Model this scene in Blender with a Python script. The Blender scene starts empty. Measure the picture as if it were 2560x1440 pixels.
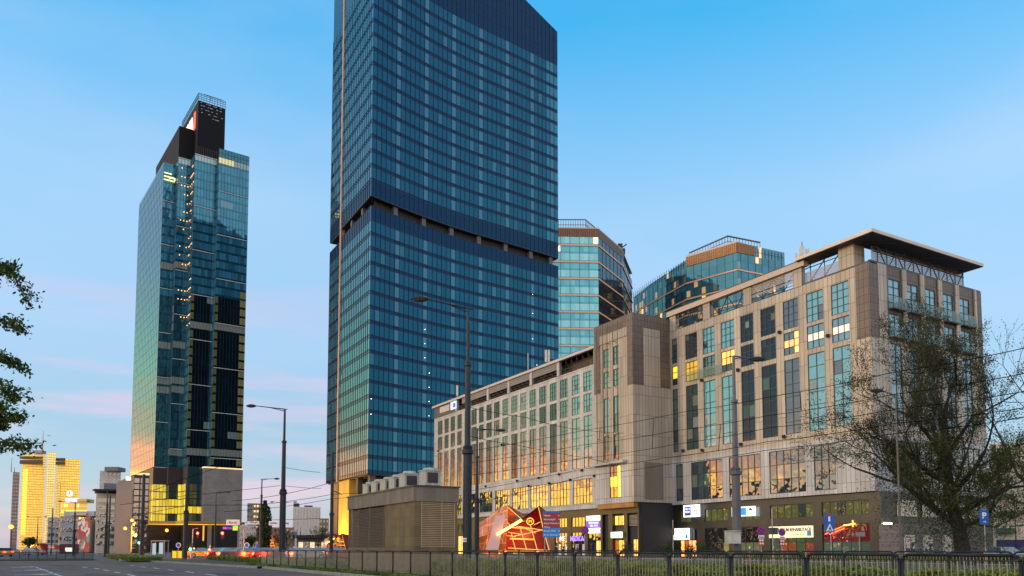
import bpy, math, random
from mathutils import Vector, Matrix
V=Vector; R=math.radians
random.seed(7)
sc=bpy.context.scene; col=sc.collection

# ---------------------------------------------------------------- camera
FPX,PITCH,SHIFT,EYE=1960.0,R(4.0),515.0,1.3
cam=bpy.data.cameras.new('camera'); co=bpy.data.objects.new('camera',cam); col.objects.link(co)
co.location=(0,0,EYE); co.rotation_euler=(R(90)+PITCH,0,0)
cam.sensor_width=36; cam.lens=FPX/2560*36; cam.shift_y=SHIFT/2560; cam.clip_start=.3; cam.clip_end=6000
sc.camera=co
sc.view_settings.view_transform='Standard'; sc.view_settings.look='None'
sc.view_settings.exposure=0.38; sc.view_settings.gamma=1

# ---------------------------------------------------------------- sky and sun
SUN_AZ,SUN_EL=R(-102),R(8)          # the sun has just gone, on the left and a little behind the viewer
w=bpy.data.worlds.new('World'); sc.world=w; w.use_nodes=True
nt=w.node_tree; N=nt.nodes; Lk=nt.links; N.clear()
def nd(t,**k):
    n=N.new(t)
    for a,b in k.items(): setattr(n,a,b)
    return n
def mth(op,a,b=None,c=None,cl=False):
    n=nd('ShaderNodeMath',operation=op); n.use_clamp=cl
    for i,x in enumerate((a,b,c)):
        if x is None: continue
        if isinstance(x,(int,float)): n.inputs[i].default_value=x
        else: Lk.new(x,n.inputs[i])
    return n.outputs[0]
def ramp(fac,stops,interp='LINEAR'):
    n=nd('ShaderNodeValToRGB'); cr=n.color_ramp; cr.interpolation=interp
    while len(cr.elements)<len(stops): cr.elements.new(.5)
    for e,(p,c) in zip(cr.elements,stops): e.position=p; e.color=(*c,1)
    Lk.new(fac,n.inputs[0]); return n.outputs[0]
def mixc(f,a,b,mode='MIX'):
    n=nd('ShaderNodeMix',data_type='RGBA',blend_type=mode)
    for s,x in ((0,f),(6,a),(7,b)):
        if isinstance(x,(int,float)): n.inputs[s].default_value=x
        elif isinstance(x,tuple): n.inputs[s].default_value=(*x,1)
        else: Lk.new(x,n.inputs[s])
    return n.outputs[2]
tc=nd('ShaderNodeTexCoord').outputs['Generated']
sep=nd('ShaderNodeSeparateXYZ'); Lk.new(tc,sep.inputs[0]); X,Y,Z=sep.outputs
base=ramp(mth('MAXIMUM',Z,0),[(0,(.42,.41,.54)),(.06,(.32,.42,.57)),(.14,(.25,.44,.62)),(.25,(.30,.50,.74)),(.40,(.27,.53,.80)),(.48,(.15,.465,.80)),(.57,(.02,.39,.77)),(1,(.01,.22,.6))])
def noise(sx,sy,sz,scale,det=5,off=0):
    mp=nd('ShaderNodeMapping'); mp.inputs['Scale'].default_value=(sx,sy,sz); mp.inputs['Location'].default_value=(off,off,off)
    Lk.new(tc,mp.inputs[0]); n=nd('ShaderNodeTexNoise'); n.inputs['Scale'].default_value=scale; n.inputs['Detail'].default_value=det
    Lk.new(mp.outputs[0],n.inputs['Vector']); return n.outputs[0]
def smooth(x,a,b):
    n=nd('ShaderNodeMapRange',interpolation_type='SMOOTHSTEP'); n.inputs[1].default_value=a; n.inputs[2].default_value=b
    Lk.new(x,n.inputs[0]); return n.outputs[0]
cl=smooth(noise(1,1,9,2.9,5,3.1),.47,.66)
lowm=mth('SUBTRACT',1.0,smooth(Z,.05,.42))
side=smooth(mth('MULTIPLY_ADD',X,-1.0,.25),-.1,.6)
bk0=smooth(mth('MULTIPLY',Y,-1.0),0.0,.6)
pink=mth('MULTIPLY',mth('MULTIPLY',cl,mth('MAXIMUM',lowm,mth('MULTIPLY',bk0,.6))),mth('MAXIMUM',mth('MULTIPLY_ADD',side,.75,.15),bk0))
c1=mixc(mth('MULTIPLY',pink,.72),base,(.70,.45,.62))
cl2=mth('MULTIPLY',smooth(noise(1,1,3.5,1.7,5,9.0),.42,.75),.32)
c1=mixc(cl2,c1,(.52,.60,.80))
# sunset glow with bands of cloud
GA=R(-59); gd=V((math.sin(GA),math.cos(GA),.02)).normalized()
dp=nd('ShaderNodeVectorMath',operation='DOT_PRODUCT'); Lk.new(tc,dp.inputs[0]); dp.inputs[1].default_value=gd
gf=smooth(dp.outputs['Value'],.90,.985)
band=noise(1,1,16,2.2,6,1.7)
zz=mth('ADD',Z,mth('MULTIPLY',mth('SUBTRACT',band,.5),.14))
glow=ramp(mth('MAXIMUM',zz,0),[(0,(1,.50,.03)),(.05,(1,.58,.04)),(.075,(1,.45,.04)),(.10,(.55,.19,.07)),(.14,(.17,.14,.07)),(.20,(.08,.17,.10)),(.34,(.05,.12,.13)),(.5,(.05,.11,.18))])
gs=ramp(mth('MAXIMUM',zz,0),[(0,(1,1,1)),(1,(1,1,1))])
glow=mixc(1.0,glow,gs,'MULTIPLY')
sc_=nd('ShaderNodeVectorMath',operation='SCALE'); Lk.new(glow,sc_.inputs[0]); sc_.inputs['Scale'].default_value=6.2
gm=mth('MULTIPLY',gf,mth('SUBTRACT',1.0,smooth(Z,.30,.60)))
c2=mixc(gm,c1,sc_.outputs[0])
# added fill: unseen sky behind the viewer brightened and warmed to light the facades
back=smooth(mth('MULTIPLY',Y,-1.0),-.35,.6)
scb=nd('ShaderNodeVectorMath',operation='SCALE'); Lk.new(c2,scb.inputs[0]); Lk.new(mth('MULTIPLY_ADD',back,.75,.80),scb.inputs['Scale'])
warm=mixc(mth('MULTIPLY',back,.5),scb.outputs[0],(1.45,1.22,1.05))
gf2=mth('MULTIPLY',back,mth('SUBTRACT',1.0,smooth(Z,.03,.24)))
gr=mixc(mth('MULTIPLY',gf2,.75),warm,(2.3,1.65,1.15))
below=smooth(Z,-.02,.0)
gr=mixc(below,(.06,.06,.06),gr)
bg=nd('ShaderNodeBackground'); Lk.new(gr,bg.inputs[0]); bg.inputs[1].default_value=1.0
sky=nd('ShaderNodeTexSky',sky_type='NISHITA'); sky.sun_disc=False; sky.sun_elevation=SUN_EL; sky.sun_rotation=SUN_AZ
bg2=nd('ShaderNodeBackground'); Lk.new(sky.outputs[0],bg2.inputs[0]); bg2.inputs[1].default_value=.05
ad=nd('ShaderNodeAddShader'); Lk.new(bg.outputs[0],ad.inputs[0]); Lk.new(bg2.outputs[0],ad.inputs[1])
out=nd('ShaderNodeOutputWorld'); Lk.new(ad.outputs[0],out.inputs[0])
sl=bpy.data.lights.new('sun','SUN'); sl.energy=1.0; sl.angle=R(10); sl.color=(1,.72,.45)
so=bpy.data.objects.new('sun',sl); col.objects.link(so)
sd=V((math.sin(SUN_AZ)*math.cos(R(12)),math.cos(SUN_AZ)*math.cos(R(12)),math.sin(R(12))))
so.rotation_euler=(-sd).to_track_quat('-Z','Y').to_euler()

# ---------------------------------------------------------------- camera geometry used to find real places
def ray(px,py):
    x=(px-1280)/FPX; y=(720+SHIFT-py)/FPX
    return V((x,math.cos(PITCH)-y*math.sin(PITCH),math.sin(PITCH)+y*math.cos(PITCH)))
EY=V((0,0,EYE))
def at(px,py,Yd): r=ray(px,py); return EY+r*(Yd/r.y)
def gx(px,Yd,z=0):                       # ground point at depth Yd seen in picture column px
    p=at(px,1372,Yd); return V((p.x,Yd,z))
def gp(px,py,z=0): r=ray(px,py); return EY+r*((z-EYE)/r.z)
def hz(py,Yd): return at(1280,py,Yd).z
class Frame:
    def __init__(s,o,deg):               # u runs left and away, v runs right and away
        s.o=V(o); a=R(deg); s.u=V((-math.sin(a),math.cos(a),0)); s.v=V((math.cos(a),math.sin(a),0))
    def p(s,u,v,z=0): return s.o+s.u*u+s.v*v+V((0,0,z))
    def onv(s,px,py,v=0):                # (u,z) of a picture point on the plane v=const
        r=ray(px,py); c=s.o+s.v*v; t=(c-EY).dot(s.v)/r.dot(s.v); q=EY+r*t
        return (q-s.o).dot(s.u), q.z
    def onu(s,px,py,u=0):
        r=ray(px,py); c=s.o+s.u*u; t=(c-EY).dot(s.u)/r.dot(s.u); q=EY+r*t
        return (q-s.o).dot(s.v), q.z
W0=Frame((0,0,0),0)                       # u = +Y , v = +X

# ---------------------------------------------------------------- materials
MATS={}
def mat(name,c,rough=.6,metal=0,var=.12,scale=2.0,bump=0,joint=None,spec=.5,emit=0,ior=None,ecol=None,dirt=0):
    if name in MATS: return MATS[name]
    m=bpy.data.materials.new(name); m.use_nodes=True; t=m.node_tree; b=t.nodes['Principled BSDF']; ln=t.links
    b.inputs['Roughness'].default_value=rough; b.inputs['Metallic'].default_value=metal; b.inputs['Specular IOR Level'].default_value=spec
    if ior: b.inputs['IOR'].default_value=ior
    tcn=t.nodes.new('ShaderNodeTexCoord')
    nz=t.nodes.new('ShaderNodeTexNoise'); nz.inputs['Scale'].default_value=scale; nz.inputs['Detail'].default_value=6
    ln.new(tcn.outputs['Object'],nz.inputs['Vector'])
    mr=t.nodes.new('ShaderNodeMapRange'); mr.inputs[1].default_value=.3; mr.inputs[2].default_value=.7
    mr.inputs[3].default_value=1-var; mr.inputs[4].default_value=1+var; ln.new(nz.outputs[0],mr.inputs[0])
    sc2=t.nodes.new('ShaderNodeVectorMath'); sc2.operation='SCALE'; sc2.inputs[0].default_value=c
    ln.new(mr.outputs[0],sc2.inputs['Scale']); cur=sc2.outputs[0]; h=nz.outputs[0]
    if joint:                              # panel joints laid out in metres on the wall
        jw,jh,ms,dark,off=joint
        br=t.nodes.new('ShaderNodeTexBrick'); br.inputs['Scale'].default_value=1; br.inputs['Brick Width'].default_value=jw; br.inputs['Row Height'].default_value=jh
        br.inputs['Mortar Size'].default_value=ms; br.offset=off; br.inputs['Mortar Smooth'].default_value=.1
        br.inputs['Color1'].default_value=(1,1,1,1); br.inputs['Color2'].default_value=(.80,.80,.81,1); br.inputs['Mortar'].default_value=(dark,dark,dark,1)
        uv=t.nodes.new('ShaderNodeUVMap'); ln.new(uv.outputs[0],br.inputs['Vector'])
        mx=t.nodes.new('ShaderNodeVectorMath'); mx.operation='MULTIPLY'; ln.new(cur,mx.inputs[0]); ln.new(br.outputs['Color'],mx.inputs[1]); cur=mx.outputs[0]
    if dirt:
        n2=t.nodes.new('ShaderNodeTexNoise'); n2.inputs['Scale'].default_value=scale*1.1; n2.inputs['Detail'].default_value=8
        mpn=t.nodes.new('ShaderNodeMapping'); mpn.inputs['Scale'].default_value=(1,1,.12 if joint else .6); ln.new(tcn.outputs['Object'],mpn.inputs[0]); ln.new(mpn.outputs[0],n2.inputs['Vector'])
        m2=t.nodes.new('ShaderNodeMapRange'); m2.inputs[1].default_value=.35; m2.inputs[2].default_value=.65; m2.inputs[3].default_value=1-dirt; m2.inputs[4].default_value=1
        ln.new(n2.outputs[0],m2.inputs[0]); s3=t.nodes.new('ShaderNodeVectorMath'); s3.operation='SCALE'; ln.new(cur,s3.inputs[0]); ln.new(m2.outputs[0],s3.inputs['Scale']); cur=s3.outputs[0]
    ln.new(cur,b.inputs['Base Color'])
    if bump:
        bp=t.nodes.new('ShaderNodeBump'); bp.inputs['Strength'].default_value=bump; bp.inputs['Distance'].default_value=.02
        ln.new(h,bp.inputs['Height']); ln.new(bp.outputs[0],b.inputs['Normal'])
    if emit:
        b.inputs['Emission Color'].default_value=(*(ecol or c),1); b.inputs['Emission Strength'].default_value=emit
    MATS[name]=m; return m
def glass(name,f0ior=2.1,rough=.02,wave=0,wscale=.8,tint=(1,1,1)):
    """coated glass: colour behind it, painted reflections and light inside come from each pane's own 'tint' colour (alpha = lit)"""
    m=bpy.data.materials.new(name); m.use_nodes=True; t=m.node_tree; b=t.nodes['Principled BSDF']; ln=t.links
    a=t.nodes.new('ShaderNodeAttribute'); a.attribute_name='tint'
    ln.new(a.outputs['Color'],b.inputs['Base Color']); ln.new(a.outputs['Color'],b.inputs['Emission Color']); ln.new(a.outputs['Alpha'],b.inputs['Emission Strength'])
    b.inputs['Roughness'].default_value=rough; b.inputs['IOR'].default_value=f0ior; b.inputs['Specular Tint'].default_value=(*tint,1)
    if wave:
        tcn=t.nodes.new('ShaderNodeTexCoord'); nz=t.nodes.new('ShaderNodeTexNoise'); nz.inputs['Scale'].default_value=wscale; nz.inputs['Detail'].default_value=1
        ln.new(tcn.outputs['Object'],nz.inputs['Vector']); bp=t.nodes.new('ShaderNodeBump'); bp.inputs['Strength'].default_value=wave; bp.inputs['Distance'].default_value=.25
        ln.new(nz.outputs[0],bp.inputs['Height']); ln.new(bp.outputs[0],b.inputs['Normal'])
    MATS[name]=m; return m
def leafmat(name,c1,c2,sub=.0):
    m=bpy.data.materials.new(name); m.use_nodes=True; t=m.node_tree; b=t.nodes['Principled BSDF']; ln=t.links
    a=t.nodes.new('ShaderNodeAttribute'); a.attribute_name='tint'
    mx=t.nodes.new('ShaderNodeMix'); mx.data_type='RGBA'; mx.inputs[6].default_value=(*c1,1); mx.inputs[7].default_value=(*c2,1)
    ln.new(a.outputs['Fac'],mx.inputs[0]); ln.new(mx.outputs[2],b.inputs['Base Color'])
    b.inputs['Roughness'].default_value=.6; b.inputs['Specular IOR Level'].default_value=.25
    tr=t.nodes.new('ShaderNodeBsdfTranslucent'); ln.new(mx.outputs[2],tr.inputs[0]); ms=t.nodes.new('ShaderNodeMixShader'); ms.inputs[0].default_value=.3
    o=t.nodes['Material Output']; ln.new(b.outputs[0],ms.inputs[1]); ln.new(tr.outputs[0],ms.inputs[2]); ln.new(ms.outputs[0],o.inputs[0])
    MATS[name]=m; return m
def lit(name,c,s):
    return mat(name,(.02,.02,.02),emit=s,ecol=c,var=0)

# ---------------------------------------------------------------- mesh builder
class MB:
    def __init__(s): s.v=[]; s.f=[]; s.uv=[]; s.t=[]; s.m=[]; s.cm=0
    def quad(s,a,b,c,d,uv=None,t=None):
        i=len(s.v); s.v+= [a,b,c,d]; s.f.append((i,i+1,i+2,i+3))
        if uv is None:
            w_=(b-a).length; h_=(d-a).length; uv=((0,0),(w_,0),(w_,h_),(0,h_))
        s.uv.append(uv); s.t.append(t); s.m.append(s.cm)
    def poly(s,pts,t=None):
        i=len(s.v); s.v+=list(pts); s.f.append(tuple(range(i,i+len(pts))))
        s.uv.append([(p.x,p.y) for p in pts]); s.t.append(t); s.m.append(s.cm)
    def prism(s,pts,dz,t=None):            # closed solid: outline swept by the vector dz
        n=len(pts); q=[p+dz for p in pts]
        s.poly(pts[::-1],t); s.poly(q,t)
        for i in range(n):
            a,b=pts[i],pts[(i+1)%n]; s.quad(a,b,b+dz,a+dz,None,t)
    def box(s,F,u0,u1,v0,v1,z0,z1,t=None):
        if u0>u1:u0,u1=u1,u0
        if v0>v1:v0,v1=v1,v0
        if z0>z1:z0,z1=z1,z0
        P=lambda a,b,c:F.p(a,b,c)
        Q=s.quad
        # sides with wall coordinates in metres
        Q(P(u0,v0,z0),P(u1,v0,z0),P(u1,v0,z1),P(u0,v0,z1),((u0,z0),(u1,z0),(u1,z1),(u0,z1)),t)
        Q(P(u1,v1,z0),P(u0,v1,z0),P(u0,v1,z1),P(u1,v1,z1),((u1,z0),(u0,z0),(u0,z1),(u1,z1)),t)
        Q(P(u0,v1,z0),P(u0,v0,z0),P(u0,v0,z1),P(u0,v1,z1),((v1,z0),(v0,z0),(v0,z1),(v1,z1)),t)
        Q(P(u1,v0,z0),P(u1,v1,z0),P(u1,v1,z1),P(u1,v0,z1),((v0,z0),(v1,z0),(v1,z1),(v0,z1)),t)
        Q(P(u0,v0,z1),P(u1,v0,z1),P(u1,v1,z1),P(u0,v1,z1),((u0,v0),(u1,v0),(u1,v1),(u0,v1)),t)
        Q(P(u0,v1,z0),P(u1,v1,z0),P(u1,v0,z0),P(u0,v0,z0),((u0,v1),(u1,v1),(u1,v0),(u0,v0)),t)
    def tube(s,a,b,r0,r1=None,n=6,cap=True,t=None):
        r1=r0 if r1 is None else r1; a=V(a); b=V(b); d=(b-a)
        if d.length<1e-6: return
        L=d.length; d.normalize(); x=d.orthogonal().normalized(); y=d.cross(x)
        i=len(s.v)
        for (c,r) in ((a,r0),(b,r1)):
            for k in range(n):
                g=2*math.pi*k/n; s.v.append(c+x*(math.cos(g)*r)+y*(math.sin(g)*r))
        for k in range(n):
            k2=(k+1)%n; s.f.append((i+k,i+k2,i+n+k2,i+n+k)); s.uv.append(((k/n,0),((k+1)/n,0),((k+1)/n,L),(k/n,L))); s.t.append(t); s.m.append(s.cm)
        if cap:
            s.f.append(tuple(i+k for k in range(n))[::-1]); s.uv.append([(0,0)]*n); s.t.append(t); s.m.append(s.cm)
            s.f.append(tuple(i+n+k for k in range(n))); s.uv.append([(0,0)]*n); s.t.append(t); s.m.append(s.cm)
    def lathe(s,c,prof,n=10,ax=None,sx=1,sy=1):
        for (z0,r0),(z1,r1) in zip(prof,prof[1:]):
            i=len(s.v)
            for (z,r) in ((z0,r0),(z1,r1)):
                for k in range(n):
                    g=2*math.pi*k/n; s.v.append(V(c)+V((math.cos(g)*r*sx,math.sin(g)*r*sy,z)))
            for k in range(n):
                k2=(k+1)%n; s.f.append((i+k,i+k2,i+n+k2,i+n+k)); s.uv.append(((0,0),(1,0),(1,1),(0,1))); s.t.append(None); s.m.append(s.cm)
    def build(s,name,material,parent=None,origin=None,smooth=False):
        me=bpy.data.meshes.new(name)
        if parent is not None: o0=wl(parent)
        else: o0=V(origin) if origin is not None else (V((min(p[0] for p in s.v)+max(p[0] for p in s.v),min(p[1] for p in s.v)+max(p[1] for p in s.v),0))*.5+V((0,0,min(p[2] for p in s.v))))
        me.from_pydata([tuple(V(p)-o0) for p in s.v],[],s.f)
        ms=material if isinstance(material,(list,tuple)) else [material]
        for m in ms: me.materials.append(m)
        ul=me.uv_layers.new(name='UVMap'); fl=[]
        for u in s.uv:
            for q in u: fl+= [q[0],q[1]]
        ul.data.foreach_set('uv',fl)
        if len(ms)>1: me.polygons.foreach_set('material_index',s.m)
        if any(x is not None for x in s.t):
            ca=me.color_attributes.new('tint','FLOAT_COLOR','CORNER'); cc=[]
            for f,t in zip(s.f,s.t):
                t=t or (.02,.03,.04,0); cc+= list(t)*len(f)
            ca.data.foreach_set('color',cc)
        if smooth: me.polygons.foreach_set('use_smooth',[True]*len(me.polygons))
        o=bpy.data.objects.new(name,me); col.objects.link(o)
        if parent is None: o.location=o0
        else: o.parent=parent
        return o
def wl(o):
    p=V(o.location)
    while o.parent: o=o.parent; p+=V(o.location)
    return p
def tag(o,label=None,cat=None,group=None,kind=None):
    for k,x in (('label',label),('category',cat),('group',group),('kind',kind)):
        if x: o[k]=x
    return o
def thing(name,label,cat,loc,group=None):
    o=bpy.data.objects.new(name,None); o.empty_display_size=.3; col.objects.link(o); o.location=V(loc); return tag(o,label,cat,group)
def kids(o): return [c for c in bpy.data.objects if c.parent==o]
def dup(o,parent=None,loc=None,label=None,rz=None):
    c=o.copy(); col.objects.link(c); c.parent=parent
    if loc is not None: c.location=V(loc)
    if label: c['label']=label
    if rz is not None: c.rotation_euler.z=rz
    for ch in kids(o): dup(ch,c)
    return c
FONT_CACHE={}
def text(s,p,right,up,h,material,parent=None,name='lettering',ext=.02,bold=0,fit=None,align='LEFT'):
    """raised letters at p, running along 'right'; h = letter height in metres, fit = width they must fill"""
    cu=bpy.data.curves.new('t','FONT'); cu.body=s; cu.size=1; cu.extrude=.02; cu.offset=bold; cu.align_x=align; cu.resolution_u=2
    ob=bpy.data.objects.new('t',cu); col.objects.link(ob)
    me=bpy.data.meshes.new_from_object(ob.evaluated_get(bpy.context.evaluated_depsgraph_get())); bpy.data.objects.remove(ob)
    me.name=name
    xs=[v.co.x for v in me.vertices]; wd=max(xs)-min(xs) if xs else 1
    k=h/.72; kx=k if not fit else fit/wd
    r=V(right).normalized(); u=V(up).normalized(); n=r.cross(u)
    o0=wl(parent) if parent is not None else V(p)
    for v in me.vertices:
        c=v.co.copy(); v.co=V(p)-o0+r*(c.x*kx)+u*(c.y*k)+n*(c.z/.02*ext)
    me.materials.append(material); o=bpy.data.objects.new(name,me); col.objects.link(o)
    if parent is not None: o.parent=parent
    else: o.location=o0
    return o

M_asph=mat('asphalt',(.075,.072,.072),.85,var=.25,scale=.6,bump=.3,dirt=.25)
M_pave=mat('paving',(.20,.18,.16),.85,var=.2,scale=1.2,joint=(.5,.5,.02,.6,.5),dirt=.3)
M_white=mat('road paint',(.75,.75,.72),.6,var=.15,scale=6,dirt=.3)
M_kerb=mat('kerb stone',(.33,.29,.23),.8,var=.2,scale=4,bump=.3,dirt=.3)
M_soil=mat('turf soil',(.05,.06,.025),.95,var=.5,scale=1.5,bump=.6,dirt=.4)
M_path=mat('red paving',(.34,.20,.16),.85,var=.15,scale=3,dirt=.2)
M_pole=mat('grey green painted steel',(.011,.018,.027),.45,.3,.25,3,.1,dirt=.3)
M_dark=mat('black painted steel',(.010,.010,.011),.5,0,.3,4,spec=.3)
M_steel=mat('galvanised steel',(.32,.32,.33),.4,.8,.2,5)
M_lampglass=mat('lamp bowl',(.07,.07,.07),.3,0,.1,4)
M_cream=mat('cream painted metal',(.55,.52,.42),.5,0,.12,3,dirt=.25)
M_signwhite=mat('white sign face',(.75,.76,.75),.45,0,.05,3)
M_signblue=mat('blue sign face',(.01,.10,.42),.4,0,.08,3)
M_signred=mat('dark red sign face',(.33,.02,.03),.4,0,.08,3)
M_bark=mat('bark',(.028,.024,.018),.95,0,.4,6,.8)
M_leafA=leafmat('spring leaves',(.025,.045,.008),(.10,.15,.02))
M_leafB=leafmat('dark leaves',(.012,.022,.005),(.06,.09,.015))
M_hedge=leafmat('hedge leaves',(.045,.07,.010),(.26,.30,.05))
GL_dark=glass('deep blue coated glass',1.9,.02,tint=(.04,.52,.86))
GL_side=glass('bright-sheen side glass',3.4,.02,tint=(.62,.95,1))  # reflectance raised to brighten the tallest tower's left face
GL_sp=glass('dark spandrel glass',1.42,.10,tint=(.1,.6,1))
GL_sky=glass('teal coated glass',2.0,.02,tint=(.30,.85,1))
GL_win=glass('window glass',2.2,.015,wave=.10,wscale=.9)
GL_brown=glass('amber coated glass',2.6,.03,tint=(1,.8,.35))
M_mull=mat('dark blue mullion',(.006,.012,.03),.4,.3,.1,1)
# ---------------------------------------------------------------- setting: ground, roads, kerbs, turf
S=Frame((0,0,0),30)                        # the street grid: u runs up the avenue, v to the right of it
def flat(name,pts,z,m,kind='structure'):
    mb=MB(); mb.poly([V((p[0],p[1],z)) for p in pts]); o=mb.build(name,m,origin=(0,0,0)); tag(o,kind=kind); return o
flat('ground',[(-2500,-1500),(2500,-1500),(2500,3500),(-2500,3500)],0,M_asph)
def fenceline(v,s): p=S.p(s,v); return (p.x,p.y)
kl=[fenceline(11.9,s) for s in range(-40,60,4)]+[(-16.6,51.9),(-20.5,57.5),(-26.6,65.8),(-33.5,75),(-41.0,84),(-43.5,87.5)]
far=[(-47,88),(-70,84),(-110,80),(-260,70)]
flat('road',kl+far+[(-260,-60)],.004,mat('road asphalt',(.165,.125,.098),.9,var=.22,scale=.35,bump=.25,dirt=.30,spec=.12))
# turf island behind the kerb
isl=kl+[(-47,93),(-20,93.5),(8,95)]+[fenceline(58,s) for s in (60,20,-40)]
flat('lawn',isl,.13,M_soil)
mb=MB()
for a,b in zip(kl,kl[1:]):
    A=V((*a,0));B=V((*b,0)); d=(B-A).normalized(); n=V((-d.y,d.x,0))*.2
    mb.quad(A+n,B+n,B+n+V((0,0,.145)),A+n+V((0,0,.145))); mb.quad(A+n+V((0,0,.145)),B+n+V((0,0,.145)),B-n*.2+V((0,0,.145)),A-n*.2+V((0,0,.145)))
tag(mb.build('kerb',M_kerb),kind='structure')
flat('verge',[(-47,88.4),(-70,84.4),(-110,80.4),(-260,70.4),(-260,98),(-110,100),(-60,98),(-50,95)],.10,M_soil)
flat('sidewalk',[fenceline(v,s) for v,s in ((63,170),(63,-30),(130,-30),(130,-5),(130,170))],.012,M_pave)
flat('cycle_path',[fenceline(v,s) for v,s in ((59.5,100),(59.5,-30),(62.6,-30),(62.6,100))],.14,M_path)
# worn patches, a drain and manhole covers
for i,(x,y,w_,h_) in enumerate(((330,1428,90,6),(120,1412,60,3),(520,1432,70,5),(210,1434,80,5))):
    a_,b_,c_,d_=[gp(*q) for q in ((x,y),(x+w_,y+h_*.6),(x+w_*1.1,y+h_*1.6),(x+w_*.05,y+h_))]
    flat('road_patch',[(q.x,q.y) for q in (a_,b_,c_,d_)],.0065,mat('patched asphalt',(.10,.08,.068),.9,var=.25,scale=1,spec=.1))
for x,y in ((392,1431),(560,1431),(250,1412)):
    c_=gp(x,y); flat('manhole_cover',[(c_.x+.35*math.cos(k*.6283),c_.y+.35*math.sin(k*.6283)) for k in range(10)],.0085,M_pole)
# lane markings
mb=MB()
def dash(a,b,wd=.14):
    A=gp(*a,.009);B=gp(*b,.009); d=(B-A).normalized(); n=V((-d.y,d.x,0))*wd/2
    mb.quad(A-n,B-n,B+n,A+n)
for a,b in [((205,1417.6),(217,1419)),((236,1420.6),(248,1422.2)),((258,1424.6),(272,1426.8)),((287,1430.2),(300,1432.4)),((318,1436),(338,1439.5)),
            ((326,1413.2),(335,1414.4)),((351,1416.8),(364,1418.4)),((384,1419.8),(397,1421.5)),((420,1424.2),(435,1426.2)),((464,1428.8),(484,1431.5)),((514,1435),(542,1438.6)),
            ((90,1418.6),(96,1420.4)),((99,1421.6),(105,1423.3)),((107,1424.4),(113,1426)),((115,1427),(121,1428.6)),((124,1430.2),(131,1432.2)),((134,1434),(143,1437)),((147,1438.6),(155,1441.5))]: dash(a,b)
def arrow(x,y,s):
    A=gp(x-s*24,y+1.0,.009);B=gp(x+s*12,y-.6,.009); d=(B-A).normalized(); n=V((-d.y,d.x,0))
    mb.quad(A-n*.09,B-n*.09,B+n*.09,A+n*.09); mb.poly([B-n*.45,B+d*1.6,B+n*.45])
arrow(52,1418.2,1.0); arrow(60,1426,1.2); arrow(72,1436.5,1.5)
tag(mb.build('lane_marking',M_white),kind='structure')

# ---------------------------------------------------------------- foliage helpers
import numpy as np
rng=np.random.default_rng(5)
def leafcloud(name,P,size,material,parent=None,origin=None,fac=None,flat_=.0,extra=None):
    """P: n x 3 leaf centres, one small diamond-shaped leaf each"""
    n=len(P); a=rng.normal(size=(n,3)); a/=np.linalg.norm(a,axis=1)[:,None]; b=rng.normal(size=(n,3)); b-=a*(a*b).sum(1)[:,None]; b/=np.linalg.norm(b,axis=1)[:,None]
    s=(size*rng.uniform(.6,1.3,n))[:,None]
    v=np.stack([P-a*s,P+b*s*.5,P+a*s,P-b*s*.5],1).reshape(-1,3)
    if fac is None: fac=rng.uniform(0,1,n)
    fc=np.repeat(fac,4)
    o0=np.array(wl(parent)) if parent is not None else np.array(origin)
    faces=np.arange(n*4).reshape(-1,4)
    if extra is not None: ev,ef=extra; faces_l=faces.tolist()+[[q+n*4 for q in f] for f in ef]; v=np.vstack([v,ev])
    else: faces_l=faces.tolist()
    me=bpy.data.meshes.new(name); me.from_pydata((v-o0).tolist(),[],faces_l); me.materials.append(material)
    ca=me.color_attributes.new('tint','FLOAT_COLOR','POINT'); c=np.ones((len(v),4)); c[:,:3]=.05; c[:n*4,:3]=fc[:,None]; ca.data.foreach_set('color',c.ravel())
    o=bpy.data.objects.new(name,me); col.objects.link(o)
    if parent is not None: o.parent=parent
    else: o.location=V(o0.tolist())
    return o
def hedge(name,F,u0,u1,v0,v1,h,n,size,zb=.13,gap=0):
    u=rng.uniform(u0,u1,n); v=rng.uniform(v0,v1,n)
    # crowd the leaves towards the skin, top uneven
    top=h*(.86+.14*np.sin(u*2.1+np.sin(u*.7)*2)+rng.normal(0,.05,n)); z=top*np.sqrt(rng.uniform(0,1,n))
    k=rng.uniform(0,1,n)<.45; v[k]=v0+rng.exponential(.07,k.sum())
    P=np.array(F.o)[None]+u[:,None]*np.array(F.u)+v[:,None]*np.array(F.v); P[:,2]+=z+zb
    cl=.5+.35*np.sin(u*3.3)*np.sin(z*6+u)+.2*rng.normal(size=n)
    fac=np.clip(cl,0,1)
    m=.12; c=[F.p(a,b,zz) for zz in (zb,zb+h*.74) for a,b in ((u0+m,v0+m),(u1-m,v0+m),(u1-m,v1-m),(u0+m,v1-m))]
    ex=(np.array([tuple(q) for q in c]),[(0,1,5,4),(1,2,6,5),(2,3,7,6),(3,0,4,7),(4,5,6,7)])
    return leafcloud(name,P,size,M_hedge,origin=tuple(F.p(u0,v0,0)),fac=fac,extra=ex)
tag(hedge('hedge',S,4,33.6,14.9,16.3,.74,46000,.05),'trimmed green hedge growing close behind the near railing','hedge',kind='stuff')
tag(hedge('hedge',S,6,46,22.5,24.0,.62,20000,.06),'green hedge growing just in front of the far dark railing','hedge',kind='stuff')
tag(hedge('hedge',S,44.5,92,14.2,16.4,.42,16000,.07),'low dark hedge on the grass strip beside the crossing road','hedge',kind='stuff')
tag(hedge('hedge',S,84,128,6,9,.45,9000,.12,.1),'far dark hedge at the left end of the grass strip','hedge',kind='stuff')
tag(hedge('hedge',S,22,64,62.8,64.4,.8,12000,.08,.1),'shrub row along the pavement in front of the shops','hedge',kind='stuff')
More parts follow.
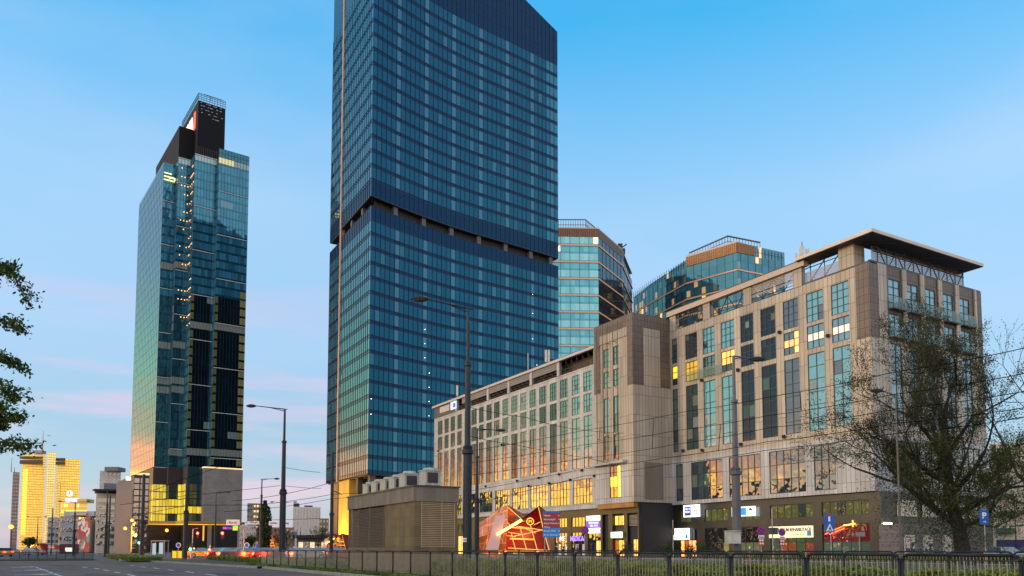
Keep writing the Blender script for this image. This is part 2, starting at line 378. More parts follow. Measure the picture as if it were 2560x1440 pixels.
def grass():
    n=42000; u=rng.uniform(0,62,n); v=12.0+rng.exponential(3.5,n); z=rng.uniform(.02,.12,n)
    k=rng.uniform(0,1,n)<.5; u[k]=rng.uniform(0,34,k.sum())
    P=u[:,None]*np.array(S.u)+v[:,None]*np.array(S.v); P[:,2]+=.13+z
    return leafcloud('grass',P,.06,M_hedge,origin=(0,0,0),fac=np.clip(.35+.3*np.sin(u)*np.sin(v*2)+rng.normal(0,.2,n),0,1))
tag(grass(),'short rough grass around the near railing','grass',kind='stuff')

# ---------------------------------------------------------------- railings
def make_barrier():
    t=thing('pedestrian_railing','dark railing section with round top corners in the near row','railing',(0,0,0),'near row of dark pedestrian railings')
    r=.028; z1=1.07; L=1.94; c=.10
    mb=MB(); pts=[V((0,0,-.1)),V((0,0,z1-c)),V((.03,0,z1-.03)),V((c,0,z1)),V((L-c,0,z1)),V((L-.03,0,z1-.03)),V((L,0,z1-c)),V((L,0,-.1))]
    for a,b in zip(pts,pts[1:]): mb.tube(a,b,r,n=8)
    mb.build('frame_tube',M_dark,t,smooth=True)
    mb=MB(); mb.tube((.02,0,.13),(L-.02,0,.13),.016); mb.tube((.02,0,.98),(L-.02,0,.98),.010)
    mb.build('cross_rail',M_dark,t)
    mb=MB()
    for i in range(17): x=.09+i*(L-.18)/16; mb.tube((x,0,.13),(x,0,.98),.0075,n=5,cap=False)
    mb.build('infill_bars',M_steel2,t)
    return t
M_steel2=mat('dull zinc bars',(.30,.28,.22),.45,.3,.25,6)
b0=make_barrier(); ang=math.atan2(S.u.y,S.u.x)
first=True
for k in range(-2,26):
    p=S.p(6.52+2*k,12.73,.13)
    if k==9: pass
    if first: b0.location=p; b0.rotation_euler.z=ang; first=False
    else: dup(b0,None,p)
b1=None
for k in range(20):
    p=S.p(11.3+2*k,25.5,.13)
    b1=dup(b0,None,p); b1['label']='dark railing section standing in the farther row behind the hedges'; b1['group']='farther row of dark railings'
# far left fence by the road edge
tmpl=None
for k in range(9):
    a=gp(232-k*23,1401.5,.1); b=gp(232-(k+1)*23,1401.8,.1)
    a=V((a.x*1.12,a.y*1.12,.1)); b=V((b.x*1.12,b.y*1.12,.1)); d=(b-a)
    if tmpl is None:
        L=d.length; t=thing('roadside_fence','section of black vertical-bar fence beyond the road at far left','fence',a,'black bar fence beyond the road'); tmpl=t
        F=W0
        mb=MB(); X1=V((d.x/L,d.y/L,0))
        mb.tube(a+V((0,0,.08)),a+X1*L+V((0,0,.08)),.02); mb.tube(a+V((0,0,.8)),a+X1*L+V((0,0,.8)),.025); mb.build('rail',M_dark,t)
        mb=MB(); mb.tube(a,a+V((0,0,.95)),.04); mb.build('post',M_dark,t)
        mb=MB()
        for i in range(1,8): q=a+X1*(L*i/8); mb.tube(q+V((0,0,.05)),q+V((0,0,.85)),.018,n=4)
        mb.build('bars',M_dark,t)
    else: dup(tmpl,None,a)

# ---------------------------------------------------------------- curtain wall towers
def wallpath(pts):
    seg=[(a,b,(b-a).length) for a,b in zip(pts,pts[1:])]
    tot=sum(s[2] for s in seg)
    def f(s):
        for a,b,l in seg:
            if s<=l+1e-9: return a+(b-a)*(s/l if l else 0)
            s-=l
        return pts[-1]
    return f,tot
def bays(pts,step):
    """evenly spaced mullion points along a polyline, keeping its corners"""
    out_=[]
    for i,(a,b) in enumerate(zip(pts,pts[1:])):
        n=max(1,round((b-a).length/step))
        out_+= [(a+(b-a)*(k/n),a+(b-a)*((k+1)/n)) for k in range(n)]
    return out_
def storey(parent,panes,z0,z1,zs,gl,tint,stint,jit=.006,name='storey_glazing',mull=None,mm=None,outn=None,msize=.05,spm=None):
    """one storey: vision panes z0+zs..z1 and spandrel panes z0..z0+zs; panes very slightly out of plane like real ones"""
    mb=MB(); ms=MB()
    for i,(a,b) in enumerate(panes):
        n=(b-a).cross(V((0,0,1))).normalized()
        j=[n*random.uniform(-jit,jit) for _ in range(4)]
        mb.quad(a+V((0,0,z0+zs))+j[0],b+V((0,0,z0+zs))+j[1],b+V((0,0,z1))+j[2],a+V((0,0,z1))+j[3],None,tint(i))
        if zs>0:
            ms.quad(a+V((0,0,z0)),b+V((0,0,z0)),b+V((0,0,z0+zs)),a+V((0,0,z0+zs)),None,stint(i))
    g=mb.build(name,gl,parent)
    if zs>0: ms.build('spandrel',spm or gl,g)
    return g
def mullions(parent,panes,z0,z1,r=.06,dep=.14,m=None,levels=(),name='mullion_grid',lt=.07,skip=1):
    mb=MB()
    for i,(a,b) in enumerate(panes):
        d=(b-a).normalized(); n=d.cross(V((0,0,1))).normalized()
        if i%skip==0:
            F=Frame(a,0); F.u=d; F.v=n; mb.box(F,-r,r,-.02,dep,z0,z1)
        for z in levels:
            mb.quad(a+n*(dep*.5)+V((0,0,z-lt)),b+n*(dep*.5)+V((0,0,z-lt)),b+n*(dep*.5)+V((0,0,z+lt)),a+n*(dep*.5)+V((0,0,z+lt)))
            mb.quad(a+V((0,0,z-lt)),b+V((0,0,z-lt)),b+n*(dep*.5)+V((0,0,z-lt)),a+n*(dep*.5)+V((0,0,z-lt)))
    return mb.build(name,m or M_mull,parent)

# ---- the tallest blue tower
T=Frame((-37.01,200,0),30)
tw=thing('skyscraper','very tall dark blue glass tower with a dark open gap partway up','tower',T.p(0,0))
curve=[T.p(a,b) for a,b in ((0,0),(2.7,8.2),(5.3,17.2),(7.4,26.4),(8.9,35.8),(9.9,45.1),(11.1,54.4),(12.8,67.2))]
# smooth the concave front into 1.6 m bays
f,tot=wallpath(curve); nb=42
rp=[f(tot*k/nb) for k in range(nb+1)]
rp=[rp[0]]+[(rp[i-1]+rp[i]*2+rp[i+1])/4 for i in range(1,nb)]+[rp[-1]]
right=list(zip(rp,rp[1:]))
left=bays([T.p(25.0,0),T.p(0,0)],1.5)
leftb=bays([T.p(37.4,.5),T.p(27.6,.5)],1.5)
cols_=(5,11,17,23,29,35,40)
def tt(i,side,lit_=0):
    r=random.random()
    if side=='r':
        if i in cols_: return (.06,.13,.16,0)
        if i>=nb-3: return (.02,.16,.18,0) if (i+int(r*2))%2 else (.01,.06,.09,0)
        b=random.uniform(.6,1.35)
        if r<.035: return (.03*b,.085*b,.10*b,0)
        return (.003*b,.028*b,.044*b,0)
    b=random.uniform(.7,1.4); return (.03*b,.10*b,.15*b,0)  # left face lighter: its glancing sky reflection is put into the pane colour
def sp(i): b=random.uniform(.85,1.15); return (.002*b,.012*b,.045*b,0)
def tower_block(zs,sh):
    for z in zs:
        storey(tw,right,z,z+sh,.95,GL_dark,lambda i:tt(i,'r'),sp,jit=.013,spm=GL_sp)
    for z in zs:
        storey(tw,left,z,z+sh,1.0,GL_side,lambda i:tt(i,'l'),sp,jit=.005,name='side_glazing',spm=GL_dark)
        storey(tw,leftb,z,z+sh,1.0,GL_side,lambda i:tt(i,'l'),sp,jit=.005,name='end_glazing',spm=GL_dark)
ZB,ZG0,ZG1,ZT=20.6,91.2,94.0,158.0
nl=17; sh=(ZG0-3.9-ZB)/nl; lowz=[ZB+k*sh for k in range(nl)]
tower_block(lowz,sh)
nu=15; shu=(ZT-ZG1-3.9)/nu; upz=[ZG1+3.9+k*shu for k in range(nu)]
tower_block(upz,shu)
dk=lambda i:tuple([x*random.uniform(.9,1.1) for x in (.002,.012,.045)]+[0])
for z0,z1 in ((ZG0-3.9,ZG0),(ZG1,ZG1+3.9)):
    storey(tw,left+right,z0,z1,0,GL_sp,dk,None,jit=.003,name='plant_storey'); storey(tw,leftb,z0,z1,0,GL_sp,dk,None,jit=.003,name='plant_storey')
lv=[z for z in lowz]+[z+.95 for z in lowz]+[ZG0-3.9]; lvu=[z for z in upz]+[z+.95 for z in upz]
mullions(tw,left+right,ZB,ZG0,.045,.12,levels=lv); mullions(tw,leftb,ZB,ZG0,.045,.12,levels=lv)
mullions(tw,left+right,ZG1,ZT,.045,.12,levels=lvu); mullions(tw,leftb,ZG1,ZT,.045,.12,levels=lvu)
# crown: dark screen with a roofline that climbs to the left
def rz(k): return 169.6+(nb-k)*.62 if k<nb else 169.6
mb=MB()
for k,(a,b) in enumerate(right):
    za,zb_=rz(k),rz(k+1)
    mb.quad(a+V((0,0,ZT)),b+V((0,0,ZT)),b+V((0,0,zb_)),a+V((0,0,za)),None,tuple([x*random.uniform(.85,1.15) for x in (.002,.009,.040)]+[0]))
for a,b in left: mb.quad(a+V((0,0,ZT)),b+V((0,0,ZT)),b+V((0,0,rz(0))),a+V((0,0,rz(0))),None,(.01,.03,.05,0))
for a,b in leftb: mb.quad(a+V((0,0,ZT)),b+V((0,0,ZT)),b+V((0,0,rz(0))),a+V((0,0,rz(0))),None,(.01,.03,.05,0))
mb.build('crown_screen',GL_sp,tw)
mb=MB()
for k,(a,b) in enumerate(right):
    d=(b-a).normalized(); n=d.cross(V((0,0,1))).normalized(); F=Frame(a,0); F.u=d; F.v=n
    mb.box(F,-.045,.045,0,.12,ZT,rz(k)); 
    for z in (162.2,166.4,170.6,174.8,179,183.2):
        if z<rz(k+1): mb.quad(a+n*.06+V((0,0,z-.06)),b+n*.06+V((0,0,z-.06)),b+n*.06+V((0,0,z+.06)),a+n*.06+V((0,0,z+.06)))
mb.build('crown_grid',M_mull,tw)
# body behind the glass, hollow gap, columns
M_body=mat('dark concrete',(.02,.02,.022),.8,0,.2,.3)
inn=[p for p in rp]; backr=T.p(37,66,0); 
def ring(off):
    q=[T.p(37.0-off,.9+off),T.p(off,off)]+[p+(T.u*off*.8+V((0,0,0))) for p in rp[1:-1]]+[rp[-1]+T.u*off-T.v*off,T.p(37-off,66-off)]
    return q
for z0,z1,off in ((ZB,ZG0,.12),(ZG0,ZG1,2.2),(ZG1,ZT+1,.12)):
    mb=MB(); mb.prism([p+V((0,0,z0)) for p in ring(off)],V((0,0,z1-z0))); mb.build('core',M_body,tw)
mb=MB()
mb.cm=0
for z0,z1 in ((ZG0-.02,ZG0+.06),(ZG1-.15,ZG1+.02)):
    q=[T.p(37.2,.5),T.p(27.4,.5),T.p(27.4,2.5),T.p(25.2,2.5),T.p(25.2,-.05),T.p(-.1,-.1)]+[p-T.u*.1 for p in rp[1:]]+[T.p(37.2,67)]
    mb.prism([p+V((0,0,z0)) for p in q],V((0,0,z1-z0)))
mb.build('floor_edge',mat('dark soffit',(.03,.025,.025),.6),tw)
for k in cols_:
    mb=MB(); a,b=right[k]; d=(b-a).normalized(); n=d.cross(V((0,0,1))).normalized(); F=Frame(a,0);F.u=d;F.v=n
    mb.box(F,0,1.3,-1.6,-.5,ZG0+.06,ZG1-.15); mb.build('gap_column',mat('gap column',(.10,.09,.10),.7),tw)
for u in (8,17):
    mb=MB(); mb.box(T,u,u+1.2,.5,1.6,ZG0+.06,ZG1-.15); mb.build('gap_column',MATS['gap column'],tw)
# the tall dark slot and its copper fin on the left face
mb=MB(); mb.box(T,25.2,27.4,2.2,2.6,8,ZT+20); mb.build('slot_back',mat('slot black',(.006,.006,.008),.5),tw)
mb=MB(); mb.box(T,24.85,25.75,-.25,1.0,ZB-.3,ZT+30); mb.build('copper_fin',mat('copper cladding',(.50,.30,.20),.4,.25,.08,1,joint=(3,3.9,.05,.6,0)),tw)
# base: recessed lobby, tall columns, uplit yellow wall
M_lob=mat('lobby stone',(.10,.075,.06),.6,0,.2,.5)
mb=MB(); mb.box(T,3,33,4.2,60,0,ZB-.2); mb.build('lobby_wall',mat('dark lobby glass',(.02,.018,.02),.15,0,.4,.3,spec=.8),tw)
mb=MB(); mb.prism([p+V((0,0,ZB-.25)) for p in ring(0)],V((0,0,.2))); mb.build('soffit',mat('lobby soffit',(.07,.045,.035),.5),tw)
for u,v in ((1.0,1.0),(10.5,1.0),(5.5,15),(9.5,33)):
    mb=MB(); mb.box(T,u,u+1.5,v,v+1.5,0,ZB-.2); mb.build('lobby_column',M_lob,tw)
M_yel=mat('ochre lobby wall',(.72,.42,.05),.6,0,.06,.5,joint=(2.2,2.8,.03,.7,0))
mb=MB(); mb.box(T,16.5,25.5,.6,3.9,0,ZB-.25); mb.build('ochre_wall',M_yel,tw)
mb=MB(); mb.box(T,28.5,35.5,1.2,3.9,0,ZB-.25); mb.build('ochre_wall',mat('brown lobby wall',(.30,.14,.05),.6,0,.1,.5,joint=(2.2,2.8,.03,.7,0)),tw)
mb=MB(); mb.box(T,25.3,27.6,.9,3.9,0,ZB-.25); mb.build('ochre_wall',mat('slot black',(.006,.006,.008),.5),tw)
def lampat(kind,loc,energy,colr,size=1,rot=None,parent=None,name='lamp_light'):
    l=bpy.data.lights.new(name,kind); l.energy=energy; l.color=colr
    if kind=='AREA': l.size=size
    else: l.shadow_soft_size=size
    o=bpy.data.objects.new(name,l); col.objects.link(o)
    if parent is not None: o.parent=parent; o.location=V(loc)-wl(parent)
    else: o.location=loc
    return o
for u in (18.5,22.5):
    q=T.p(u,-1.0,.5); l=lampat('SPOT',q,16000,(1,.66,.16),.4,parent=tw); l.data.spot_size=R(100); l.data.spot_blend=1
    tgt=T.p(u,1.0,13); l.rotation_euler=(tgt-q).to_track_quat('-Z','Y').to_euler()
for u,v in ((3,2),(6,2.5),(2,8),(4,12),(6,20),(5,5),(12,2.5),(7,28)):
    mb=MB(); mb.lathe(T.p(u,v,ZB-.30),[(0,0.01),(0,.22),(.05,.22)],8); mb.build('downlight',lit('white downlight',(1,.9,.75),14),tw)
mb=MB(); mb.box(T,9.9,11.9,3.9,4.15,13.3,16.6); mb.build('lit_window',lit('warm window light',(1,.55,.12),2.2),tw)
for k,i,z in ((0,11,62),(1,11,58),(2,11,54),(3,12,50),(4,12,46),(5,12,42),(6,35,80),(7,35,74),(8,35,66),(9,36,58),(10,0,40),(11,0,36),(12,12,38)):
    a,b=right[min(i,nb-1)]; n=(b-a).cross(V((0,0,1))).normalized(); p=(a+b)/2+n*.02+V((0,0,z))
    mb=MB(); F=Frame(p,0);F.u=(b-a).normalized();F.v=n; mb.box(F,-.09,.09,0,.05,-.05,.05); mb.build('office_light',lit('white office light',(1,.95,.85),5),tw)
# ---- the slender left tower with a black crown
U=Frame((-117,305,0),36)
# in this frame u runs back, v runs to the right
ut=thing('glass_tower','slender stepped glass tower with a tall black crown at the left','tower',U.p(0,0))
zD,zC,zA,zP=161.9,158.3,155.0,33.2; SH=3.6
def P_(u,v): return U.p(v,u)               # (right, back) -> world
pl=[P_(-18.5,62),P_(-18.5,13.8)]
seg={'side':bays(pl,1.5),'A':bays([P_(-18.5,13.8),P_(-13.9,13.8),P_(-13.9,9.7)],1.25),'B':bays([P_(-13.9,9.7),P_(-9.2,9.7)],1.2),'Br':bays([P_(-9.2,9.7),P_(-9.2,2.9)],1.3),
     'C':bays([P_(-9.2,2.9),P_(-.8,2.9)],1.2),'Cr':bays([P_(-.8,2.9),P_(-.8,0)],1.4),'D':bays([P_(-.8,0),P_(11.3,0)],1.2)}
sparkle=[]
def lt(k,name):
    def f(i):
        b=random.uniform(.6,1.4); base=(.022*b,.12*b,.19*b,0) if k>18 else ((.002*b,.006*b,.010*b,0) if name in 'CD' else (.010*b,.055*b,.075*b,0))  # mirrored sky above, mirrored dark tower below on C and D, painted as colour
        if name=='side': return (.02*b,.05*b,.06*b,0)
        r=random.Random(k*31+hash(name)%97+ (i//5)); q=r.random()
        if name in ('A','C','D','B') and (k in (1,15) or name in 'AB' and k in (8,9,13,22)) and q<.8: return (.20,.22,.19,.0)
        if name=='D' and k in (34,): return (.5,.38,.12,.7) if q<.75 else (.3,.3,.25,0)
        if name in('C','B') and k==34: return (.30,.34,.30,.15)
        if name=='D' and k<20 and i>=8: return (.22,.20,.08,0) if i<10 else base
        if name=='Cr': return (.05*b,.16*b,.20*b,0)  # left-facing returns Cr and Br: mirrored bright sky put into the colour
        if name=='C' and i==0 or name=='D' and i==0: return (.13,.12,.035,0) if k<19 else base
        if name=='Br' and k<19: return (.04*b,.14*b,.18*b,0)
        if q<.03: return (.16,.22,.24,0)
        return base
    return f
def lsp(i): b=random.uniform(.8,1.2); return (.006*b,.035*b,.060*b,0)
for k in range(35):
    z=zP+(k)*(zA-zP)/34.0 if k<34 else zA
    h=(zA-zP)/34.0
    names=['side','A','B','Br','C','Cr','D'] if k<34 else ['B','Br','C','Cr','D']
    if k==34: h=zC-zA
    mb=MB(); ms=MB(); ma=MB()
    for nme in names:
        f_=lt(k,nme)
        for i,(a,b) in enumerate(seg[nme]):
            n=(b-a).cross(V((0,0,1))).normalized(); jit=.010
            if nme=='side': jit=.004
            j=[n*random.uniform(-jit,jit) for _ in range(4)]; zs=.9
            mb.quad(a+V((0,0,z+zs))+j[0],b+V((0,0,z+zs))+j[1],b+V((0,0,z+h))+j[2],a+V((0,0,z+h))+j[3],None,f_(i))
            ms.quad(a+V((0,0,z)),b+V((0,0,z)),b+V((0,0,z+zs)),a+V((0,0,z+zs)),None,(.002,.004,.006,0) if (nme in 'CD' and k<=18) else lsp(i))  # mirrored dark tower put into the lower spandrel colour
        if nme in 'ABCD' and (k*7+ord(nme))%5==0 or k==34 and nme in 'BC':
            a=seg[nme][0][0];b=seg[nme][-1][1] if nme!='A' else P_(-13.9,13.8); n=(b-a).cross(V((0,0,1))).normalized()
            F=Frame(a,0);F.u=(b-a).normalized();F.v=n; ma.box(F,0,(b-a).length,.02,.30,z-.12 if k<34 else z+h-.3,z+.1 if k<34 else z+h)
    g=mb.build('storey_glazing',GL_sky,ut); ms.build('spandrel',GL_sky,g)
    if ma.v: ma.build('ledge',mat('pale ledge',(.5,.5,.48),.5),g)
allseg=[q for n in ('A','B','Br','C','Cr','D') for q in seg[n]]
mullions(ut,allseg,zP,zA,.04,.10,skip=1); mullions(ut,[q for n in ('B','Br','C','Cr') for q in seg[n]],zA,zC,.04,.1)
mullions(ut,seg['side'],zP,zA,.03,.05,levels=[zP+k*(zA-zP)/34 for k in range(35)],name='side_mullions',skip=2)
# body
plan=[P_(-18.45,62),P_(-18.45,13.85),P_(-13.85,13.85),P_(-13.85,9.75),P_(-9.15,9.75),P_(-9.15,2.95),P_(-.75,2.95),P_(-.75,.05),P_(11.3,.05),P_(11.3,62)]
mb=MB(); mb.prism([p+V((0,0,0.2)) for p in plan],V((0,0,zA-.3))); mb.build('core',M_body,ut)
mb=MB()
for nme,zt_ in (('side',zA),('A',zA)):
    for a,b in seg[nme]: mb.quad(a+V((0,0,zt_)),b+V((0,0,zt_)),b+V((0,0,zt_+1.6)),a+V((0,0,zt_+1.6)),None,(.02,.05,.06,0))
mb.build('parapet_glass',GL_sky,ut)
mb=MB(); mb.prism([p+V((0,0,zA-.1)) for p in plan[3:]],V((0,0,zC-zA))); mb.build('roof_slab',M_body,ut)
# screen of D, one storey of open glazed frame
mb=MB()
for a,b in seg['D']: mb.quad(a+V((0,0,zC)),b+V((0,0,zC)),b+V((0,0,zD-.1)),a+V((0,0,zD-.1)),None,(.005,.06,.10,0))
mb.build('roof_screen',GL_sky,ut); mullions(ut,seg['D'],zA,zD,.06,.12,levels=[zC,zC+1.8,zD-.05],name='screen_frame')
# crown
M_crown=mat('black crown cladding',(.004,.003,.004),.7,0,.2,.2,joint=(1.2,40,.05,.5,0),spec=.2)
M_crownl=mat('black blue crown side',(.016,.022,.030),.4,.1,.2,.2)
mb=MB(); mb.box(U,5.0,32,-8.0,2.6,zC-.2,181.8); mb.build('crown_block',[M_crown],ut)
mb=MB(); mb.box(U,11.0,54,-13.6,-8.0,zC-2,172); mb.build('crown_block',[M_crown],ut)
mb=MB()
for i in range(11):
    v=-8+10.6*i/10; mb.box(U,5.0,5.12,v-.06,v+.06,181.8,184.9)
for z in (182.6,183.5,184.3,184.9): mb.box(U,4.95,5.1,-8,2.6,z-.07,z+.07)
for i in range(20):
    u=5+27*i/19; mb.box(U,u,u+.12,-8.05,-7.9,181.8,184.9)
for z in (183.4,184.9): mb.box(U,5,32,-8.08,-7.92,z-.07,z+.07)
mb.box(U,8,8.2,-2.6,-2.4,184.9,186.8); mb.box(U,7.9,8.2,-5,2,186.6,186.8)
mb.build('crown_screen',M_dark,ut)
mb=MB()
for i in range(34):
    v=-7.4+random.random()*8.6; z=random.choice((175.6,177,178.4,179.8,181)); mb.box(U,4.93,4.97,v,v+random.uniform(.3,.8),z,z+.28)
mb.build('crown_perforation',mat('sky seen through louvres',(.30,.33,.42),.4),ut)
mb=MB()
for i in range(14):
    v=-7.8+.72*i; mb.box(U,4.9,5.0,v,v+.16,zC+.2,zC+4.5)
mb.build('crown_louvre',mat('dark red louvre',(.05,.02,.02),.6),ut)
# tall illuminated name on the crown's long side, read from the left
sg=thing('rooftop_sign','illuminated lettering high on the side of the black crown','sign',U.p(20,-8.3,172))
text('WARTA',U.p(29,-8.25,171.2),-U.u,(0,0,1),7.2,lit('cream sign light',(1,.80,.55),1.6),sg,'lettering',.15,.02,fit=17.5)
mb=MB(); mb.box(U,8.2,10.6,-8.35,-8.1,171.5,178.6); mb.build('emblem',lit('red sign light',(1,.12,.10),1.0),sg)
mb=MB()
for z in (149.2,150.6,152.0): mb.box(U,13.3,13.5,-18.3,-14.2 if z<151 else -15.5,z,z+.28)
mb.lathe(U.p(13.2,-15.2,149.8),[(0,1.1),(.3,1.2),(.6,1.1)],8)
mb.build('gold_light_strip',lit('gold strip light',(1,.68,.25),2.2),ut)
for k in list(range(22,34))+[15,16,18,19,20]:
    mb=MB()
    for i in range(5):
        if random.random()<.55: mb.box(U,8.4-i*1.2,8.62-i*1.2,-9.45,-9.3,zP+k*3.58+2.6,zP+k*3.58+2.95)
    for i in range(3):
        if random.random()<.5: mb.box(U,9.45,9.6,-12.6+i*1.2,-12.3+i*1.2,zP+k*3.58+2.6,zP+k*3.58+2.95)
    mb.build('ceiling_light_row',lit('orange ceiling light',(1,.45,.12),2.4),ut)
# podium: brown band, amber glazing, grey slab, gold-lit canopy
M_bronze=mat('bronze band',(.035,.018,.018),.55,.1,.15,.3,joint=(1.4,6,.04,.6,0))
A0=[P_(-18.7,13.5),P_(-13.7,13.5)]
mb=MB(); mb.box(U,13.5,62,-18.8,-9.3,26.5,33.2); mb.box(U,9.4,13.5,-14.2,-9.3,26.5,33.2); mb.build('bronze_band',M_bronze,ut)
ys=[11.9,14.8,17.7,20.6,23.5,26.5]
for k,(z0,z1) in enumerate(zip(ys,ys[1:])):
    for nme,stp in (('A',0),('B',1),('C',2)):
        pts={'A':[P_(-18.7,40),P_(-18.7,13.4),P_(-13.9,13.4)],'B':[P_(-13.9,13.4),P_(-13.9,9.3),P_(-9.3,9.3),P_(-9.3,2.6)],'C':[P_(-9.2,2.6),P_(-.9,2.6)]}[nme]
        pn=bays(pts,1.3); mb=MB()
        for i,(a,b) in enumerate(pn):
            n=(b-a).cross(V((0,0,1))).normalized(); j=[n*random.uniform(-.012,.012) for _ in range(4)]
            y=random.uniform(.7,1.2)
            if nme=='A': t_=(.50*y,.36*y,.035,.95) if i>=18 else (.05,.035,.02,0)
            elif nme=='B': t_=(.55*y,.40*y,.02,1.0) if k in (1,2) or i>5 else (.04,.045,.03,0)
            else: t_=(.55*y,.38*y,.03,.9) if k==1 else (.09*y,.08*y,.03,.25) if i%3 else (.03,.05,.06,0)
            mb.quad(a+V((0,0,z0+.25))+j[0],b+V((0,0,z0+.25))+j[1],b+V((0,0,z1))+j[2],a+V((0,0,z1))+j[3],None,t_)
            mb.quad(a+V((0,0,z0)),b+V((0,0,z0)),b+V((0,0,z0+.25)),a+V((0,0,z0+.25)),None,(.02,.015,.01,0))
        g=mb.build('podium_glazing',GL_sky,ut)
        if k==0: mullions(g,pn,ys[0],26.5 if nme!='C' else 33.2,.05,.1,levels=ys)
pn=bays([P_(-9.2,2.75),P_(-.9,2.75)],1.3); storey(ut,pn,26.5,zP,.4,GL_sky,lambda i:(.02,.05,.06,0),lsp,name='podium_glazing')
M_gslab=mat('grey stone panels',(.29,.255,.23),.7,0,.12,.15,joint=(1.3,.62,.025,.7,.5),dirt=.2)
mb=MB(); mb.box(U,-.25,62,-3.2,11.6,11.9,zP-.5); mb.build('grey_stone_block',M_gslab,ut)
mb=MB(); mb.box(U,-.4,-.25,-3.3,11.7,zP-.5,zP); mb.box(U,-.4,2.4,-3.4,-3.2,zP-.5,zP); mb.build('lit_cornice',lit('gold cornice light',(1,.70,.32),1.0),ut)
# canopy with warm lit edge and gold columns
mb=MB(); mb.prism([P_(-23,12)+V((0,0,10.7)),P_(-23,5)+V((0,0,10.7)),P_(-13,.5)+V((0,0,10.7)),P_(-10,-3)+V((0,0,10.7)),P_(12,-3)+V((0,0,10.7)),P_(12,12)+V((0,0,10.7))],V((0,0,1.1))); mb.build('canopy',mat('canopy bronze',(.45,.25,.06),.4,.3,.1,.5),ut)
mb=MB(); mb.prism([P_(-22.8,11.8)+V((0,0,10.62)),P_(-22.8,5.2)+V((0,0,10.62)),P_(-13,.8)+V((0,0,10.62)),P_(-10,-2.7)+V((0,0,10.62)),P_(11.7,-2.7)+V((0,0,10.62)),P_(11.7,11.5)+V((0,0,10.62))],V((0,0,.06))); mb.build('canopy_light',lit('amber canopy light',(1,.50,.08),1.3),ut)
M_gold=mat('gold column cladding',(.75,.42,.08),.45,.1,.08,.4,joint=(1.5,1.2,.02,.7,0))
for px,wd in ((348,2.0),(396,2.1),(408,.9),(356,.8)):
    q=gx(px,312); mb=MB(); F=Frame(q,36); mb.box(F,0,1.5,-wd/2,wd/2,0,10.65); mb.build('gold_column',M_gold,ut)
for px,wd in ((524,1.2),(470,1.0),(600,1.3)):
    q=gx(px,304); mb=MB(); F=Frame(q,36); mb.box(F,0,1.5,-wd/2,wd/2,0,10.65); mb.build('grey_column',M_gslab,ut)
mb=MB(); mb.box(U,8,60,-22.5,11.2,0,10.7); mb.build('lobby_glazing',mat('dark lobby glass',(.02,.018,.02),.15),ut)
for px0,px1,y0,y1,c_,s_ in ((376,388,1352,1366,(1,.75,.05),2.2),(490,510,1314,1352,(1,.45,.08),.9),(500,508,1314,1340,(1,.6,.1),1.3),(582,598,1314,1326,(.35,.9,.05),1.1),(556,580,1316,1324,(.2,.05,.8),.5),(402,414,1316,1368,(1,.55,.1),.6)):
    a=at(px0,y0,318-12); b=at(px1,y1,318-12); mb=MB(); mb.quad(V((a.x,a.y,b.z)),V((b.x,a.y+.01,b.z)),V((b.x,a.y+.01,a.z)),V((a.x,a.y,a.z))); mb.build('lobby_light',lit('lobby light %d'%px0,c_,s_),ut)

# ---- two towers behind the offices
def bandtower(root,pts,z0,z1,sh,gl,tint,step=1.5,edge=None,mk=True,zs=.8):
    n=int((z1-z0)/sh); pn=bays(pts,step)
    for k in range(n):
        g=storey(root,pn,z0+k*sh,z0+(k+1)*sh,zs,gl,lambda i:tint(k,i,pn),lambda i:tint(-1,i,pn),jit=.012)
        if edge and k%2==0:
            mb=MB()
            for a,b in pn:
                nn=(b-a).cross(V((0,0,1))).normalized(); F=Frame(a,0);F.u=(b-a).normalized();F.v=nn
                mb.box(F,0,(b-a).length,0.01,.3,z0+k*sh-.35,z0+k*sh+.25)
            mb.build('ledge',edge,g)
    mullions(root,pn,z0,z0+n*sh,.05,.12,skip=2)
    return pn
M_ledge=mat('peach ledge',(.75,.40,.22),.5,0,.05,1)
mt=thing('office_tower','blue glass office tower with brown top band right behind the tallest tower','tower',(35,310,0))
p0,p1,p2,p3,p4=V((8,309,0)),V((35,310.3,0)),V((48,333,0)),V((56.8,362.6,0)),V((30,380,0))
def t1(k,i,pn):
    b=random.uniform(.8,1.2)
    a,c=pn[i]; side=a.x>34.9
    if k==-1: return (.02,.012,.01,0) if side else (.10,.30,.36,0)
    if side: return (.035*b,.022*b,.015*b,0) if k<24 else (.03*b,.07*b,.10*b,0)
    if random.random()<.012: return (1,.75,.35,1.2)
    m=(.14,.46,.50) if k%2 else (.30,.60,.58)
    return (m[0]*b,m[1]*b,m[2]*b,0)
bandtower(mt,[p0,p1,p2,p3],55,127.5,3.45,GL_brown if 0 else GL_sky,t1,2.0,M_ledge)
mb=MB(); mb.prism([q+V((0,0,0)) for q in (p0+V((0,.3,0)),p1+V((-.2,.3,0)),p2+V((-.3,.2,0)),p3+V((-.4,0,0)),p4,V((8,380,0)))],V((0,0,127.4))); mb.build('core',M_body,mt)
M_fin=mat('bronze fins',(.22,.10,.045),.5,.2,.15,1,joint=(.9,20,.2,.35,0))
for a,b,z0,z1 in ((V((18,309.6,0)),p1,127.5,131),(p1,p2,127.5,131),(p2,p2+(p3-p2)*.12,127.5,131)):
    mb=MB(); n=(b-a).cross(V((0,0,1))).normalized(); F=Frame(a,0);F.u=(b-a).normalized();F.v=n; L=(b-a).length
    mb.box(F,0,L,-.6,.1,z0,z1); mb.build('brown_band',M_fin,mt)
